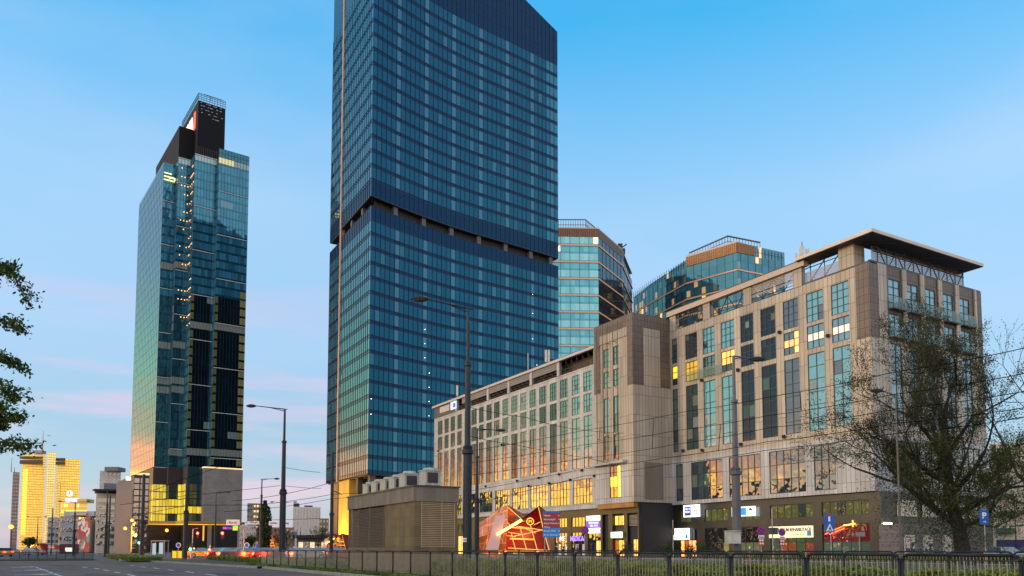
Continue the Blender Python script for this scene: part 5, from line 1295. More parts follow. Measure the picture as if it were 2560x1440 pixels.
mb.tube(V((cx+.03,y_-.014,z_+.24)),V((cx+.03,y_-.024,z_+.24)),.025,n=8); mb.prism([V((cx-.01,y_-.016,z_+.20)),V((cx-.06,y_-.016,z_+.0)),V((cx-.02,y_-.016,z_+.0)),V((cx+.02,y_-.016,z_+.10)),V((cx+.08,y_-.016,z_)),V((cx+.12,y_-.016,z_)),V((cx+.06,y_-.016,z_+.20))],V((0,.003,0)))
for i in range(4): mb.box(W0,y_-.016,y_-.013,cx-.13+i*.08,cx-.09+i*.08,d0.z+.10,d0.z+.135)
mb.build('walking_figure',M_dark,t)
t,b=signpost('blue parking sign with a white P and small arrow at the right',2464,56,1275,r=.035)
a=at(2450,1311,55.9); c=at(2471,1274,55.9); mb=MB(); mb.box(W0,55.9,55.93,a.x,c.x,a.z,c.z); mb.build('plate',M_signblue,t)
text('P',V((a.x+.16,55.89,a.z+.42)),(1,0,0),UPV,.44,M_signwhite,t,bold=.03); mb=MB(); cxx=(a.x+c.x)/2
mb.box(W0,55.885,55.895,cxx-.09,cxx+.03,a.z+.16,a.z+.22); mb.prism([V((cxx+.02,55.885,a.z+.11)),V((cxx+.02,55.885,a.z+.27)),V((cxx+.12,55.885,a.z+.19))],V((0,.01,0))); mb.build('arrow',M_signwhite,t)
t,b=signpost('grey back of a road sign in front of the stone base',2149,60,1330); a=at(2140,1341,59.9); c=at(2163,1330,59.9); mb=MB(); mb.box(W0,59.9,59.92,a.x,c.x,a.z,c.z); mb.build('plate',M_steel,t)
t,b=signpost('thin post with a narrow round sign seen edge on before the lit white sign',1683,58,1300); disc(at(1683,1329,57.9),.30,.02,mat('brown sign back',(.15,.07,.03),.6),t,'disc').scale=(.4,1,1)
t,b=signpost('thin grey post carrying two small grey boxes before the cream banner',1932,57,1270,r=.045); mb=MB(); a=at(1928,1336,56.9); c=at(1942,1319,56.9); mb.box(W0,56.8,57.1,a.x-.1,a.x+.14,a.z,c.z); mb.box(W0,56.8,57.1,a.x+.2,c.x+.05,a.z,c.z); mb.build('box',mat('dark grey box',(.06,.06,.05),.5),t)
# direction board
t=thing('direction_sign','tall district direction board, dark red above and blue below, beside the metro canopy','road sign',gx(1378,60))
a=at(1357,1343,60); c=at(1400,1278,60); hh=c.z-a.z
for px in (1362,1395): q=gx(px,60.1); mb=MB(); mb.tube(q,V((q.x,q.y,c.z)),.045); mb.build('post',M_steel,t)
zr=c.z-hh*.07; zb_=a.z+hh*.35
mb=MB(); mb.box(W0,59.95,60,a.x,c.x,zr,c.z); mb.build('blue_strip',M_signblue,t)
mb=MB(); mb.box(W0,59.95,60,a.x,c.x,zb_,zr-.004); mb.build('red_panel',M_signred,t)
mb=MB(); mb.box(W0,59.95,60,a.x,c.x,a.z,zb_-.004); mb.build('blue_panel',mat('bright blue panel',(.01,.22,.60),.4),t)
for i,(s_,f_) in enumerate((('Mirów',.42),('Nowolipki',.72),('Stara Ochota',.86),('Filtry',.40),('Rondo ONZ',.74),('Pl. A. Zawiszy',.86))):
    z=c.z-hh*(.185+i*.148)-.03; text(s_,V((a.x+.07,59.945,z)),(1,0,0),UPV,.135,M_signwhite,t,fit=f_*1.22,bold=.015)
    if s_!='Filtry': mb=MB(); mb.prism([V((c.x-.12,59.94,z)),V((c.x-.12,59.94,z+.12)),V((c.x-.03,59.94,z+.06))],V((0,.006,0))); mb.build('arrow',M_signwhite,t)
# white street name boards hung on the span wire
for i,(x0,x1,y0,y1,s_) in enumerate(((565,599,1299,1312,'← Rondo'),(618,648,1303,1311,'↑ Centrum'),(672,695,1303,1313,'Centrum'),(710,722,1305,1314,'Wola'))):
    a=at(x0,y1,115); c=at(x1,y0,115); t=thing('hanging_sign',['leftmost white sign hung above the crossing, beside the grey stone block','second white hanging sign, just right of the slender tower','white hanging sign left of the tall lamp post','small white hanging sign right of the tall lamp post'][i],'sign',V((a.x,115,a.z)),'white signs hung over the crossing')
    mb=MB(); mb.box(W0,115,115.06,a.x,c.x,a.z,c.z); mb.build('panel',M_signwhite,t); text(s_.replace('←','-').replace('↑','-'),V((a.x+.15,114.98,a.z+.2)),(1,0,0),UPV,.3,M_ink,t,fit=(c.x-a.x)*.75)
t,b=signpost('small blue square sign with white figure near the white striped building',739,120,1330); a=at(735,1338,119.9); c=at(743,1330,119.9); mb=MB(); mb.box(W0,119.9,119.93,a.x,c.x,a.z,c.z+.1); mb.build('plate',M_signblue,t)
for px,py,lab in ((446,1363,'round blue arrow sign by the bus stop'),(617,1363,'round blue arrow sign right of the slender tower')):
    t,b=signpost(lab,px,105,py); c=at(px,py,104.9); disc(c,.34,.02,M_signwhite,t,'rim'); disc(c,.26,.02,M_signblue,t,'blue_disc',y=.01)
t,b=signpost('small blue sign beside the distant red metro entrance',643,115,1360); a=at(640,1372,114.9); c=at(647,1361,114.9); mb=MB(); mb.box(W0,114.9,114.93,a.x,c.x,a.z,c.z); mb.build('plate',M_signblue,t)
# traffic lights
def tlight(label,px,py,Yd,colr,arm=None,st=9):
    base=gx(px if not arm else arm,Yd); t=thing('traffic_light',label,'traffic light',base,'traffic lights at the crossing'); hd=at(px,py,Yd)
    mb=MB(); zt=hd.z+.6
    mb.tube(base,V((base.x,base.y,zt)),.07,n=8)
    if arm: mb.tube(V((base.x,base.y,zt)),V((hd.x,Yd,zt+.1)),.05,n=6)
    mb.build('mast',M_steel,t)
    mb=MB(); mb.box(W0,Yd-.15,Yd+.1,hd.x-.17,hd.x+.17,hd.z-.75 if colr!='g' else hd.z-.2,hd.z+.25 if colr!='g' else hd.z+.75); h=mb.build('housing',M_dark,t)
    c_={'r':(1,.04,.02),'g':(.05,1,.3)}[colr]; mb=MB(); mb.lathe(V((0,0,0)),[(0,.16),(.05,.12),(.07,.01)],12)
    mb.v=[V((hd.x+p.x,Yd-.16-p.z,hd.z+p.y)) for p in mb.v]; mb.build('lens',lit('signal light '+colr,c_,st*2.5),h)
    lampat('POINT',V((hd.x,Yd-.6,hd.z)),120 if colr=='r' else 40,c_,.1,parent=t)
tlight('bright red traffic light hung from a mast arm before the grey stone block',557,1333,100,'r',609)
tlight('red traffic light in front of the slender tower lobby',495,1333,112,'r',463+18)
tlight('green pedestrian light near the foot of the lamp before the slender tower',477,1373,100,'g',st=5)
tlight('small red traffic light low beside the grey stone column',525,1374,100,'r',st=5)
tlight('green traffic light on the dark pole left of the amber podium',349,1357,118,'g',st=3)
# bollards
for i,(px,y) in enumerate(((2062,70),(2110,70),(2014,72),(1968,74),(2160,70),(1873,72))):
    q=gx(px,y,.02); t=thing('bollard',['slim pale bollard under the dead-end sign','slim pale bollard right of the dead-end sign','slim pale bollard left of the dead-end sign','slim pale bollard under the cream banner','slim pale bollard farthest right on the pavement','slim pale bollard right of the grey lamp post'][i],'bollard',q,'pale bollards along the pavement'); mb=MB(); mb.lathe(q,[(0,.05),(1.0,.05),(1.05,.03),(1.08,.005)],8); mb.build('shaft',M_steelp,t)
for px,y,lab in ((1933,60,'red and white striped marker post before the cream banner'),(1874,64,'short red and white marker post right of the grey lamp')):
    q=gx(px,y); t=thing('marker_post',lab,'post',q)
    mb=MB(); mb.lathe(q,[(0,.06),(.9,.06)],8); mb.lathe(q,[(1.1,.06),(1.3,.06)],8); mb.build('red_band',M_nsr,t); mb=MB(); mb.lathe(q,[(.9,.0605),(1.1,.0605)],8); mb.lathe(q,[(1.3,.06),(1.5,.06),(1.52,.01)],8); mb.build('white_band',M_signwhite,t)

# antennas on the roofs
def antenna(label,base,parts,cat='antenna'):
    t=thing('mobile_antenna',label,cat,base); mb=MB(); mb.tube(base,base+V((0,0,parts[0])),.09); 
    for s in (-1,1): mb.tube(base+V((0,0,.3)),base+V((s*.9,0,-.1)),.05)
    mb.build('mast',M_steel,t)
    for (dx,z0,z1,w_) in parts[1:]:
        mb=MB(); mb.box(Frame(base,0),-.15,.1,dx-w_/2,dx+w_/2,z0,z1); mb.build('panel_antenna',M_cream,t)
    return t
u,z=F0.onv(2006,650,1); antenna('cluster of pale mobile antennas on the beige roof edge left of the big canopy',F0.p(u,1,35.9),(3.0,(-.7,.4,1.5,.35),(-.05,.8,2.4,.5),(.65,.6,2.1,.4),(1.0,.9,1.5,.3)))
u,z=F0.onv(1368,900,2); antenna('pair of upright white antennas on the grey wing in front of the blue tower',F0.p(u,2,35.2),(2.6,(-.25,1.3,3.6,.4),(.3,1.3,3.6,.4)))
u,z=F0.onv(1143,990,1); antenna('single small cream antenna at the far left end of the grey wing roof',F0.p(u,1,35.2),(2.4,(0,1.0,3.4,.45)))
u,z=F0.onv(1320,920,2); antenna('thin lattice mast on the grey wing roof',F0.p(u,2,35.2),(4.5,(0,3.4,4.2,.12)))
# ---------------------------------------------------------------- trees
def grow(mbs,p,d,L,r,depth,ends,rnd,spread=.55,up=.08,nseg=3,kids_=(2,4),shrink=.72,minr=.012,bias=None,maxd=6):
    q=p; dd=d.copy(); rr=r
    for s in range(nseg):
        dd=(dd+V((rnd.uniform(-1,1),rnd.uniform(-1,1),rnd.uniform(-.6,1)))*.13+V((0,0,up))).normalized()
        if bias is not None: dd=(dd+bias*.05).normalized()
        q2=q+dd*(L/nseg); r2=max(minr,rr*(.86 if depth else .93)); mbs[0 if depth<2 else 1].tube(q,q2,rr,r2,n=8 if depth<2 else (5 if depth<4 else 3),cap=False); q=q2; rr=r2
        if depth>=maxd-3: ends.append((q.copy(),depth,dd.copy()))
        if depth and s<nseg-1 and depth<maxd and rnd.random()<.6:
            a=dd.orthogonal().normalized(); a.rotate(Matrix.Rotation(rnd.uniform(0,6.28),3,dd)); nd_=(dd+a*spread*rnd.uniform(.9,1.6)).normalized()
            grow(mbs,q,nd_,L*shrink*rnd.uniform(.6,.95),rr*.55,depth+1,ends,rnd,spread,up,nseg,kids_,shrink,minr,bias,maxd)
    if depth<maxd:
        for k in range(rnd.randint(*kids_)):
            a=dd.orthogonal().normalized(); a.rotate(Matrix.Rotation(rnd.uniform(0,6.28),3,dd)); nd_=(dd+a*spread*rnd.uniform(.6,1.4)).normalized()
            grow(mbs,q,nd_,L*shrink*rnd.uniform(.75,1.1),rr*.68,depth+1,ends,rnd,spread,up,nseg,kids_,shrink,minr,bias,maxd)
M_leafC=leafmat('olive young leaves',(.022,.026,.008),(.12,.13,.03))
t=thing('tree','large spreading tree with dark trunk and sparse new leaves in front of the beige corner','tree',gx(2412,60,.1))
rnd=random.Random(11); mbs=[MB(),MB()]; ends=[]
base=gx(2412,60,0); 
tr=[base,base+V((-.35,0,2.6)),base+V((-.95,.1,5.2)),base+V((-1.1,.2,8.2)),base+V((-1.0,.3,11.5))]; rs=[.62,.50,.42,.34,.22]
for (a,b),(ra,rb) in zip(zip(tr,tr[1:]),zip(rs,rs[1:])): mbs[0].tube(a,b,ra,rb,n=12,cap=False)
mbs[0].tube(base-V((0,0,.3)),base+V((0,0,.5)),.85,.60,n=12,cap=False)
for st,dr,L,r in ((tr[1]+V((0,0,.4)),V((-1,.1,.55)),4.6,.27),(tr[1]+V((0,0,1.2)),V((-.55,-.5,.75)),3.6,.2),(tr[2]*.5+tr[1]*.5,V((.95,-.1,.42)),4.2,.25),(tr[2],V((1,.2,.8)),4.2,.22),(tr[2]+V((0,0,1)),V((-.9,-.1,.55)),4.4,.22),(tr[2],V((.1,-.8,.7)),3.2,.16),
                  (tr[3],V((.75,.1,.9)),3.6,.18),(tr[3],V((-.7,.1,.95)),3.6,.18),(tr[3]+V((0,0,1)),V((.2,.6,.9)),3.0,.14),(tr[4],V((-.25,0,1)),2.9,.15),(tr[4],V((.4,.1,1)),2.8,.14),(tr[1]+V((0,0,.2)),V((.9,.3,.25)),3.8,.17)):
    grow(mbs,st,dr.normalized(),L*1.12,r,1,ends,rnd,.58,.06,3,(1,3),.76,.013,None,6)
# a heavy limb of the neighbouring tree reaches in from the right edge
mbs[0].build('trunk',M_bark,t); mbs[1].build('limbs',M_bark,t)
P=[];FC=[]
for q,dp_,dd in ends:
    n_=3 if q.z>9.5 else 6
    for k in range(n_):
        P.append((q.x+rnd.gauss(0,.25),q.y+rnd.gauss(0,.25),q.z+rnd.gauss(0,.2))); FC.append(rnd.uniform(.0,.8) if q.z<10 else rnd.uniform(0,.45))
# dense low growth round the trunk
for k in range(24000):
    z=rnd.triangular(.6,11.0,5.0); w_=5.2 if z<7 else 4.2; a=rnd.gauss(0,.45); cx=base.x-.7-z*.04
    P.append((cx+a*w_+math.sin(z*2.1)*.5,60+rnd.gauss(0,1.1),z)); FC.append(min(1,max(0,.35+.35*math.sin(a*7+z*1.7)+rnd.gauss(0,.2))))
leafcloud('crown',np.array(P),.075,M_leafC,parent=t,fac=np.array(FC))
print('tree leaves',len(P))
t=thing('tree','bare-limbed tree at the right edge reaching its limbs in from outside the frame','tree',gx(2700,57,.1))
mbs=[MB(),MB()]; ends=[]; b2=gx(2700,57,0); mbs[0].tube(b2,b2+V((.2,0,4.5)),.5,.36,n=10,cap=False)
for st,dr,L,r in ((b2+V((.2,0,3.2)),V((-1,.1,.62)),5.6,.22),(b2+V((.2,0,4.4)),V((-.85,0,1.0)),5.5,.2),(b2+V((.2,0,4.4)),V((.1,.1,1)),5.2,.24),(b2+V((.2,0,2.4)),V((-1,-.2,.30)),5.0,.15)):
    grow(mbs,st,dr.normalized(),L,r,1,ends,rnd,.6,.05,3,(1,3),.74,.011,None,5)
mbs[0].build('trunk',M_bark,t); mbs[1].build('limbs',M_bark,t)
P=[(q.x+rnd.gauss(0,.22),q.y+rnd.gauss(0,.22),q.z+rnd.gauss(0,.2)) for q,_,_ in ends for k in range(2)]
leafcloud('crown',np.array(P),.07,M_leafA,parent=t)
# branches at the left edge from a tree just outside the frame
t=thing('tree','leafy branches hanging into the left edge of the frame against the sky','tree',gx(-260,24,0))
mbs=[MB(),MB()]; Yb=24; tb=gx(-260,Yb,0); mbs[0].tube(tb,tb+V((0,0,12)),.3,.14,n=10,cap=False)
P=[]
def leafspray(p,d,L,n_,rad):
    q=p; 
    for k in range(7):
        d=(d+V((rnd.uniform(-.2,.2),rnd.uniform(-.2,.2),rnd.uniform(-.18,.12)))).normalized(); q2=q+d*L/7; mbs[1].tube(q,q2,.02*(1-k/9),.02*(1-(k+1)/9),n=4,cap=False); q=q2
        for _ in range(n_): P.append((q.x+rnd.gauss(0,rad*1.5),q.y+rnd.gauss(0,rad*1.6),q.z+rnd.gauss(0,rad*1.1)))
for pts in ([(-260,760),(-60,720),(20,690),(60,668),(92,740)],[(-120,735),(-20,790),(40,800),(72,812)],[(-260,980),(-80,905),(0,895),(35,890),(60,900)],[(-80,930),(0,950),(30,965),(50,985)],[(-260,1150),(-90,1100),(-10,1075),(40,1052),(78,1046)],[(-160,1150),(-20,1118),(40,1105),(90,1110)],[(-60,1075),(10,1000),(35,1010)],[(-80,660),(0,650),(30,662)],[(-100,1040),(0,1010),(25,1030)]):
    W=[at(x-34 if x>-200 else x,y,Yb+rnd.uniform(-.4,.4)) for x,y in pts]
    for i,(a,b) in enumerate(zip(W,W[1:])): 
        mbs[1].tube(a,b,.05*(1-i*.2),.05*(1-(i+1)*.2),n=5,cap=False)
        if i>=1:
            for k in range(5):
                s=rnd.random(); p=a+(b-a)*s; d=((b-a).normalized()+V((rnd.uniform(0,.5),rnd.uniform(-.5,.5),rnd.uniform(-.7,.6)))).normalized(); leafspray(p,d,rnd.uniform(.3,.75),6,.07)
        if i==len(W)-2: leafspray(b,(b-a).normalized(),.4,8,.08)
mbs[0].build('trunk',M_bark,t); mbs[1].build('branches',M_bark,t)
P=[p for p in P]; leafcloud('foliage',np.array(P),.066,M_leafA,parent=t,fac=np.array([rnd.uniform(0,.7) for _ in P]))
print('left leaves',len(P))
def smalltree(label,px,Yd,ytop,w_,style,nl,seed,lw=.2):
    b=gx(px,Yd,0); H_=hz(ytop,Yd); t=thing('tree',label,'tree',b); r_=random.Random(seed); mbs=[MB(),MB()]; en=[]
    if style=='poplar':
        mbs[0].tube(b,b+V((0,0,H_*.9)),.3,.06,n=7,cap=False); P=[]
        for k in range(nl):
            z=r_.uniform(.12,1); rad=w_*(.35+.65*math.sin(min(1,z*1.05)*3.14)**.6)*(.9 if z<.9 else .5); a=r_.uniform(0,6.28); q_=rad*math.sqrt(r_.random()); P.append((b.x+math.cos(a)*q_,b.y+math.sin(a)*q_,z*H_))
        mbs[0].build('trunk',M_bark,t)
    else:
        mbs[0].tube(b,b+V((0,0,H_*.3)),H_*.018+.03,H_*.014+.02,n=6,cap=False)
        for k in range(5): grow(mbs,b+V((0,0,H_*.28)),V((r_.uniform(-.8,.8),r_.uniform(-.8,.8),1)).normalized(),H_*.26,H_*.009+.01,2,en,r_,.5,.1,2,(1,3),.72,.02 if Yd>90 else .006,None,5)
        mbs[0].build('trunk',M_bark,t); mbs[1].build('limbs',M_bark,t)
        P=[(q.x+r_.gauss(0,.12*w_),q.y+r_.gauss(0,.12*w_),q.z+r_.gauss(0,.1*w_)) for q,_,_ in en for k in range(nl)]
    if P: leafcloud('crown',np.array(P),lw,M_leafB,parent=t)
smalltree('dense upright dark tree between the two distant pale buildings',660,180,1252,1.9,'poplar',4200,1,.25)
smalltree('thin sparse street tree beside the small black pavilion',795,130,1306,1.6,'b',2,3,.12)
smalltree('sparse young tree to the right of the lamp on the grass strip',716,125,1318,1.6,'b',2,4,.12)
smalltree('small round tree in front of the old white building',622,150,1336,1.6,'b',5,5,.15)
smalltree('low dark tree before the golden tower at the far left',72,240,1342,3.0,'b',6,6,.3)
for i,(px,lab) in enumerate(((1568,'potted dark shrub left of the building doorway'),(1668,'potted dark shrub under the large white sign'),(1762,'potted dark shrub before the dark shop front'),(1724,'small potted shrub right of the large white sign'))):
    b=gx(px,98,0); t=thing('potted_shrub',lab,'plant',b,'potted shrubs along the shop fronts'); mb=MB(); mb.lathe(b,[(0,.3),(.6,.4),(.6,.01)],10); mb.build('pot',M_dark,t)
    P=np.array([[b.x+rnd.gauss(0,.5),b.y+rnd.gauss(0,.4),.6+abs(rnd.gauss(.5,.45))] for _ in range(700)]); leafcloud('foliage',P,.10,M_leafB,parent=t)

# ---------------------------------------------------------------- cars
def make_car(label,paint,name='parked_car',cat='car',group=None):
    t=thing(name,label,cat,(0,0,0),group); F=W0
    # side outline, x forward, z up
    def sec(prof,y0,y1,in0=0):
        return prof
    body=[(-2.15,.35),(-2.2,.62),(-2.12,.92),(-1.9,.98),(.85,.96),(1.75,.86),(2.12,.68),(2.18,.38),(2.0,.24),(-2.0,.24)]
    mb=MB(); P=lambda x,z,y: V((x,y,z))
    n=len(body)
    for k,(ya,yb,sa,sb) in enumerate(((-.86,-.74,.93,1),(-.74,.74,1,1),(.74,.86,1,.93))):
        for i in range(n):
            (x0,z0),(x1,z1)=body[i],body[(i+1)%n]; f=lambda x,z,s,y: V((x*s,y,.24+(z-.24)*s))
            mb.quad(f(x0,z0,sa,ya),f(x0,z0,sb,yb),f(x1,z1,sb,yb),f(x1,z1,sa,ya))
    for y,s in ((-.86,.93),(.86,.93)): mb.poly([V((x*s,y,.24+(z-.24)*s)) for x,z in (body if y<0 else body[::-1])])
    b=mb.build('body',paint,t,smooth=False)
    mb=MB(); cab=[(-1.95,.95),(-1.45,1.42),(.15,1.46),(1.05,.94)]
    lo,hi=.78,.62
    A=[V((x,-(lo if z<1 else hi),z)) for x,z in cab]; B=[V((x,(lo if z<1 else hi),z)) for x,z in cab]
    mb.quad(A[1],A[2],B[2],B[1]); mb.build('roof',paint,t)
    mb=MB(); tn=(.01,.02,.025,0)
    mb.quad(A[0],A[3],A[2],A[1],None,tn); mb.quad(B[3],B[0],B[1],B[2],None,tn); mb.quad(A[3],B[3],B[2],A[2],None,tn); mb.quad(B[0],A[0],A[1],B[1],None,tn); mb.build('windows',GL_win,t)
    for x in (-1.35,1.35):
        for y in (-.80,.80):
            s=1 if y>0 else -1
            mb=MB(); mb.tube(V((x,y-s*.12,.33)),V((x,y+s*.08,.33)),.33,n=18); wh=mb.build('wheel',mat('tyre',(.015,.015,.015),.8),t)
            mb=MB(); mb.tube(V((x,y+s*.07,.33)),V((x,y+s*.095,.33)),.2,n=12); mb.build('rim',M_steel,wh)
    for y in (-.62,.62):
        mb=MB(); mb.box(Frame((0,0,0),0),y-.17,y+.17,-2.19,-2.10,.68,.84); mb.v=[V((p.x,p.y,p.z)) for p in mb.v]; mb.build('tail_light',lit('red tail light',(1,.03,.01),14),t)
        mb=MB(); mb.box(Frame((0,0,0),0),y-.18,y+.18,2.02,2.12,.60,.74); mb.build('headlight',mat('headlight glass',(.6,.6,.6),.1),t)
    return t
def paint(n,c): return mat('car paint '+n,c,.25,.2,.04,1,spec=.7)
def place(t,p,rz): t.location=V(p); t.rotation_euler.z=rz; return t
cars=[(590,98,'graphite','graphite car','left of a blue arrow sign',(.05,.05,.055)),(668,99,'maroon','maroon car','left of the tall lamp post foot',(.12,.01,.02)),(712,108,'navy','dark blue car','behind the tall lamp post',(.01,.02,.07)),(772,98,'beige','beige car','in front of the black pavilion',(.45,.38,.28)),(828,108,'green','dark green car','behind the thin dark pole',(.02,.06,.03)),(560,101,'red','dark red car','below the bright red traffic light',(.22,.02,.02)),(625,106,'black','black car','beside the blue arrow sign',(.01,.01,.012)),(745,103,'white','white car','right of the tall lamp post',(.55,.55,.55)),(800,106,'silver','silver car','below the distant pavilion',(.3,.3,.32)),(850,101,'rust','rust coloured car','beside the concrete vent building',(.35,.10,.03)),(508,115,'ochre','yellow taxi','by the slender tower lobby',(.7,.45,.03))]
for px,Yd,cn,nm,wh,c in cars:
    t=make_car(nm+' with lit tail lights on the crossing '+wh,paint(cn,c),'car',group='cars on the crossing avenue'); place(t,gx(px,Yd,.01),R(random.uniform(28,48) if cn!='ochre' else 25))
    l=lampat('POINT',(-2.6,0,.7),1,(1,.10,.02),.3); l.parent=t; l.location=(-2.6,0,.7); l.data.energy=420
t=make_car('pale blue hatchback parked at the right edge beyond the railings',paint('pale blue',(.30,.45,.50))); place(t,gx(2516,76,.02),R(20))
t=make_car('white car parked behind the pale blue hatchback at the right edge',paint('pearl',(.6,.62,.65))); place(t,gx(2590,82,.02),R(20))
t=make_car('small grey parked car at far left beyond the black bar fence',paint('grey',(.2,.2,.22))); place(t,gx(84,160,.02),R(0))
t=make_car('orange lit car at the left edge beyond the road',paint('orange',(.6,.2,.03))); place(t,gx(4,130,.02),R(150))

# ---------------------------------------------------------------- people
def person(label,p,face,coat,stride=.25,hgt=1.74):
    """one continuous skinned body, walking"""
    t=thing('person',label,'person',p); s=hgt/1.74
    me=bpy.data.meshes.new('body')
    J={'pel':(0,0,.95),'spi':(0,.01,1.15),'chest':(0,.02,1.36),'neck':(0,.02,1.49),'jaw':(0,.045,1.57),'head':(0,.035,1.66),'top':(0,.02,1.72),
       'hl':(.10,0,.90),'kl':(.11,stride*.55+.05,.50),'al':(.11,stride,.08),'tl':(.12,stride+.16,.03),'hr':(-.10,0,.90),'kr':(-.11,-stride*.25+.06,.50),'ar':(-.11,-stride*1.1,.12),'tr':(-.12,-stride*1.1+.15,.03),
       'sl':(.19,.01,1.40),'el':(.25,-.10,1.14),'wl':(.25,.04,.92),'ml':(.24,.09,.85),'sr':(-.19,.01,1.40),'er':(-.25,.06,1.14),'wr':(-.24,.2,.95),'mr':(-.23,.25,.90)}
    Rr={'pel':.16,'spi':.145,'chest':.165,'neck':.062,'jaw':.080,'head':.098,'top':.05,'hl':.105,'kl':.068,'al':.05,'tl':.04,'hr':.105,'kr':.068,'ar':.05,'tr':.04,'sl':.085,'el':.06,'wl':.042,'ml':.035,'sr':.085,'er':.06,'wr':.042,'mr':.035}
    E=[('pel','spi'),('spi','chest'),('chest','neck'),('neck','jaw'),('jaw','head'),('head','top'),('pel','hl'),('hl','kl'),('kl','al'),('al','tl'),('pel','hr'),('hr','kr'),('kr','ar'),('ar','tr'),('chest','sl'),('sl','el'),('el','wl'),('wl','ml'),('chest','sr'),('sr','er'),('er','wr'),('wr','mr')]
    ks=list(J); vs=[tuple(c*s for c in J[k]) for k in ks]
    # five fingers each side
    ed=[(ks.index(a),ks.index(b)) for a,b in E]; rad=[Rr[k]*s for k in ks]
    for hnd,sg in (('ml',1),('mr',-1)):
        hx,hy,hz_=J[hnd]; b_=ks.index(hnd)
        for f in range(5):
            o=(f-2)*.018; i0=len(vs); L_=.075 if f in (1,2,3) else .055
            if f==4: vs.append(((hx+sg*-.03)*s,(hy+.03)*s,(hz_+.01)*s)); vs.append(((hx-sg*.035)*s,(hy+.06)*s,(hz_-.03)*s))
            else: vs.append((hx*s,(hy+o)*s,(hz_-.035)*s)); vs.append(((hx-sg*.015)*s,(hy+o+.01)*s,(hz_-L_)*s))
            rad+= [.010*s,.008*s]; ed+= [(b_,i0),(i0,i0+1)]
    me.from_pydata(vs,ed,[]); o=bpy.data.objects.new('body',me); col.objects.link(o); o.parent=t
    sk=o.modifiers.new('s','SKIN')
    for i,r in enumerate(rad): me.skin_vertices[0].data[i].radius=(r,r)
    me.skin_vertices[0].data[0].use_root=True
    o.modifiers.new('b','SUBSURF').levels=1
    dg=bpy.context.evaluated_depsgraph_get(); m2=bpy.data.meshes.new_from_object(o.evaluated_get(dg)); m2.name='body'; bpy.data.objects.remove(o)
    skin=mat('skin',(.42,.26,.19),.6,0,.05,3); cm=coat; tm=mat('dark trousers',(.02,.022,.03),.8)
    for m in (skin,cm,tm): m2.materials.append(m)
    for pl_ in m2.polygons:
        c=pl_.center; pl_.material_index=0 if (c.z>1.51*s or (abs(c.x)>.2*s and c.z<.93*s)) else (1 if c.z>.80*s else 2); pl_.use_smooth=True
    o=bpy.data.objects.new('body',m2); col.objects.link(o); o.parent=t
    mb=MB(); mb.lathe((0,-.005,1.615*s),[(0,.100),(.06,.112),(.11,.09),(.135,.03),(.138,.002)],12); 
    mb.v=[V((v.x,v.y-.018 if v.z<1.68*s else v.y,v.z)) for v in mb.v]; 
    me3=mb; h=MB.build(mb,'hair',mat('dark hair',(.02,.013,.01),.7),None,origin=(0,0,0)); h.location=(0,0,0); h.parent=t
    mb=MB(); mb.prism([V((-.012,.13*s,1.62*s)),V((.012,.13*s,1.62*s)),V((0,.125*s,1.66*s))],V((0,.022,0))); n_=mb.build('nose',skin,None,origin=(0,0,0)); n_.location=(0,0,0); n_.parent=t
    t.rotation_euler.z=face; return t
person('person in a dark jacket walking past the shop left of the MEDICA letters',gx(1391,96,.02),R(100),mat('black jacket',(.015,.015,.02),.8))
person('person in a brown coat walking in front of the MEDICA shop',gx(1443,98,.02),R(-80),mat('brown coat',(.05,.035,.03),.8))
# ---------------------------------------------------------------- far buildings
def FA(px0,px1,Yd):
    pr=px1 if px1<1280 else px0; g=math.atan((1280-pr)/FPX)
    a=gx(px0,Yd); F=Frame(a,math.degrees(g)); k=(px1-1280)/FPX; k0=k
    return F,(k*a.y-a.x)/(math.cos(g)-k*math.sin(g))
def block(name,label,cat,px0,px1,ytop,Yd,deg=0,depth=20,m=None,rows=6,cols=6,wm=None,tint=None,wh=.55,ww=.6,z0=0,side=True,group=None,base_open=0,sidecols=5,frameless=False):
    H_=hz(ytop,Yd); F,W2=FA(px0,px1,Yd); a=F.o.copy()
    t=thing(name,label,cat,a,group); mb=MB(); mb.box(F,0,depth,0,W2,z0,H_); mb.build('wall',m,t)
    sh=(H_-z0-base_open)/rows
    for k in range(rows):
        z=z0+base_open+k*sh; mb=MB()
        for i in range(cols):
            c=W2*(i+.5)/cols; w_=W2/cols*ww/2
            mb.box(F,-.12,-.02,c-w_,c+w_,z+sh*(1-wh)/2,z+sh*(1+wh)/2,tint(k,i) if tint else (.02,.03,.04,0))
        if side:
            for i in range(sidecols):
                c=depth*(i+.5)/sidecols; w_=depth/sidecols*ww/2
                mb.box(F,c-w_,c+w_,-.12,-.02,z+sh*(1-wh)/2,z+sh*(1+wh)/2,tint(k,i) if tint else (.02,.03,.04,0))
        mb.build('window_row',wm or GL_win,t)
    return t,F,W2,H_
M_g1=mat('golden facade frame',(.62,.42,.10),.4,.3,.12,.05)
rg=random.Random(3)
gold=lambda k,i:(.62*rg.uniform(.75,1.2),.35*rg.uniform(.8,1.2),.03,.55)  # mirrored sunset put into the panes as colour and glow
t=thing('golden_skyscraper','wide golden mirrored skyscraper with a pale central shaft at far left','tower',gx(46,800))
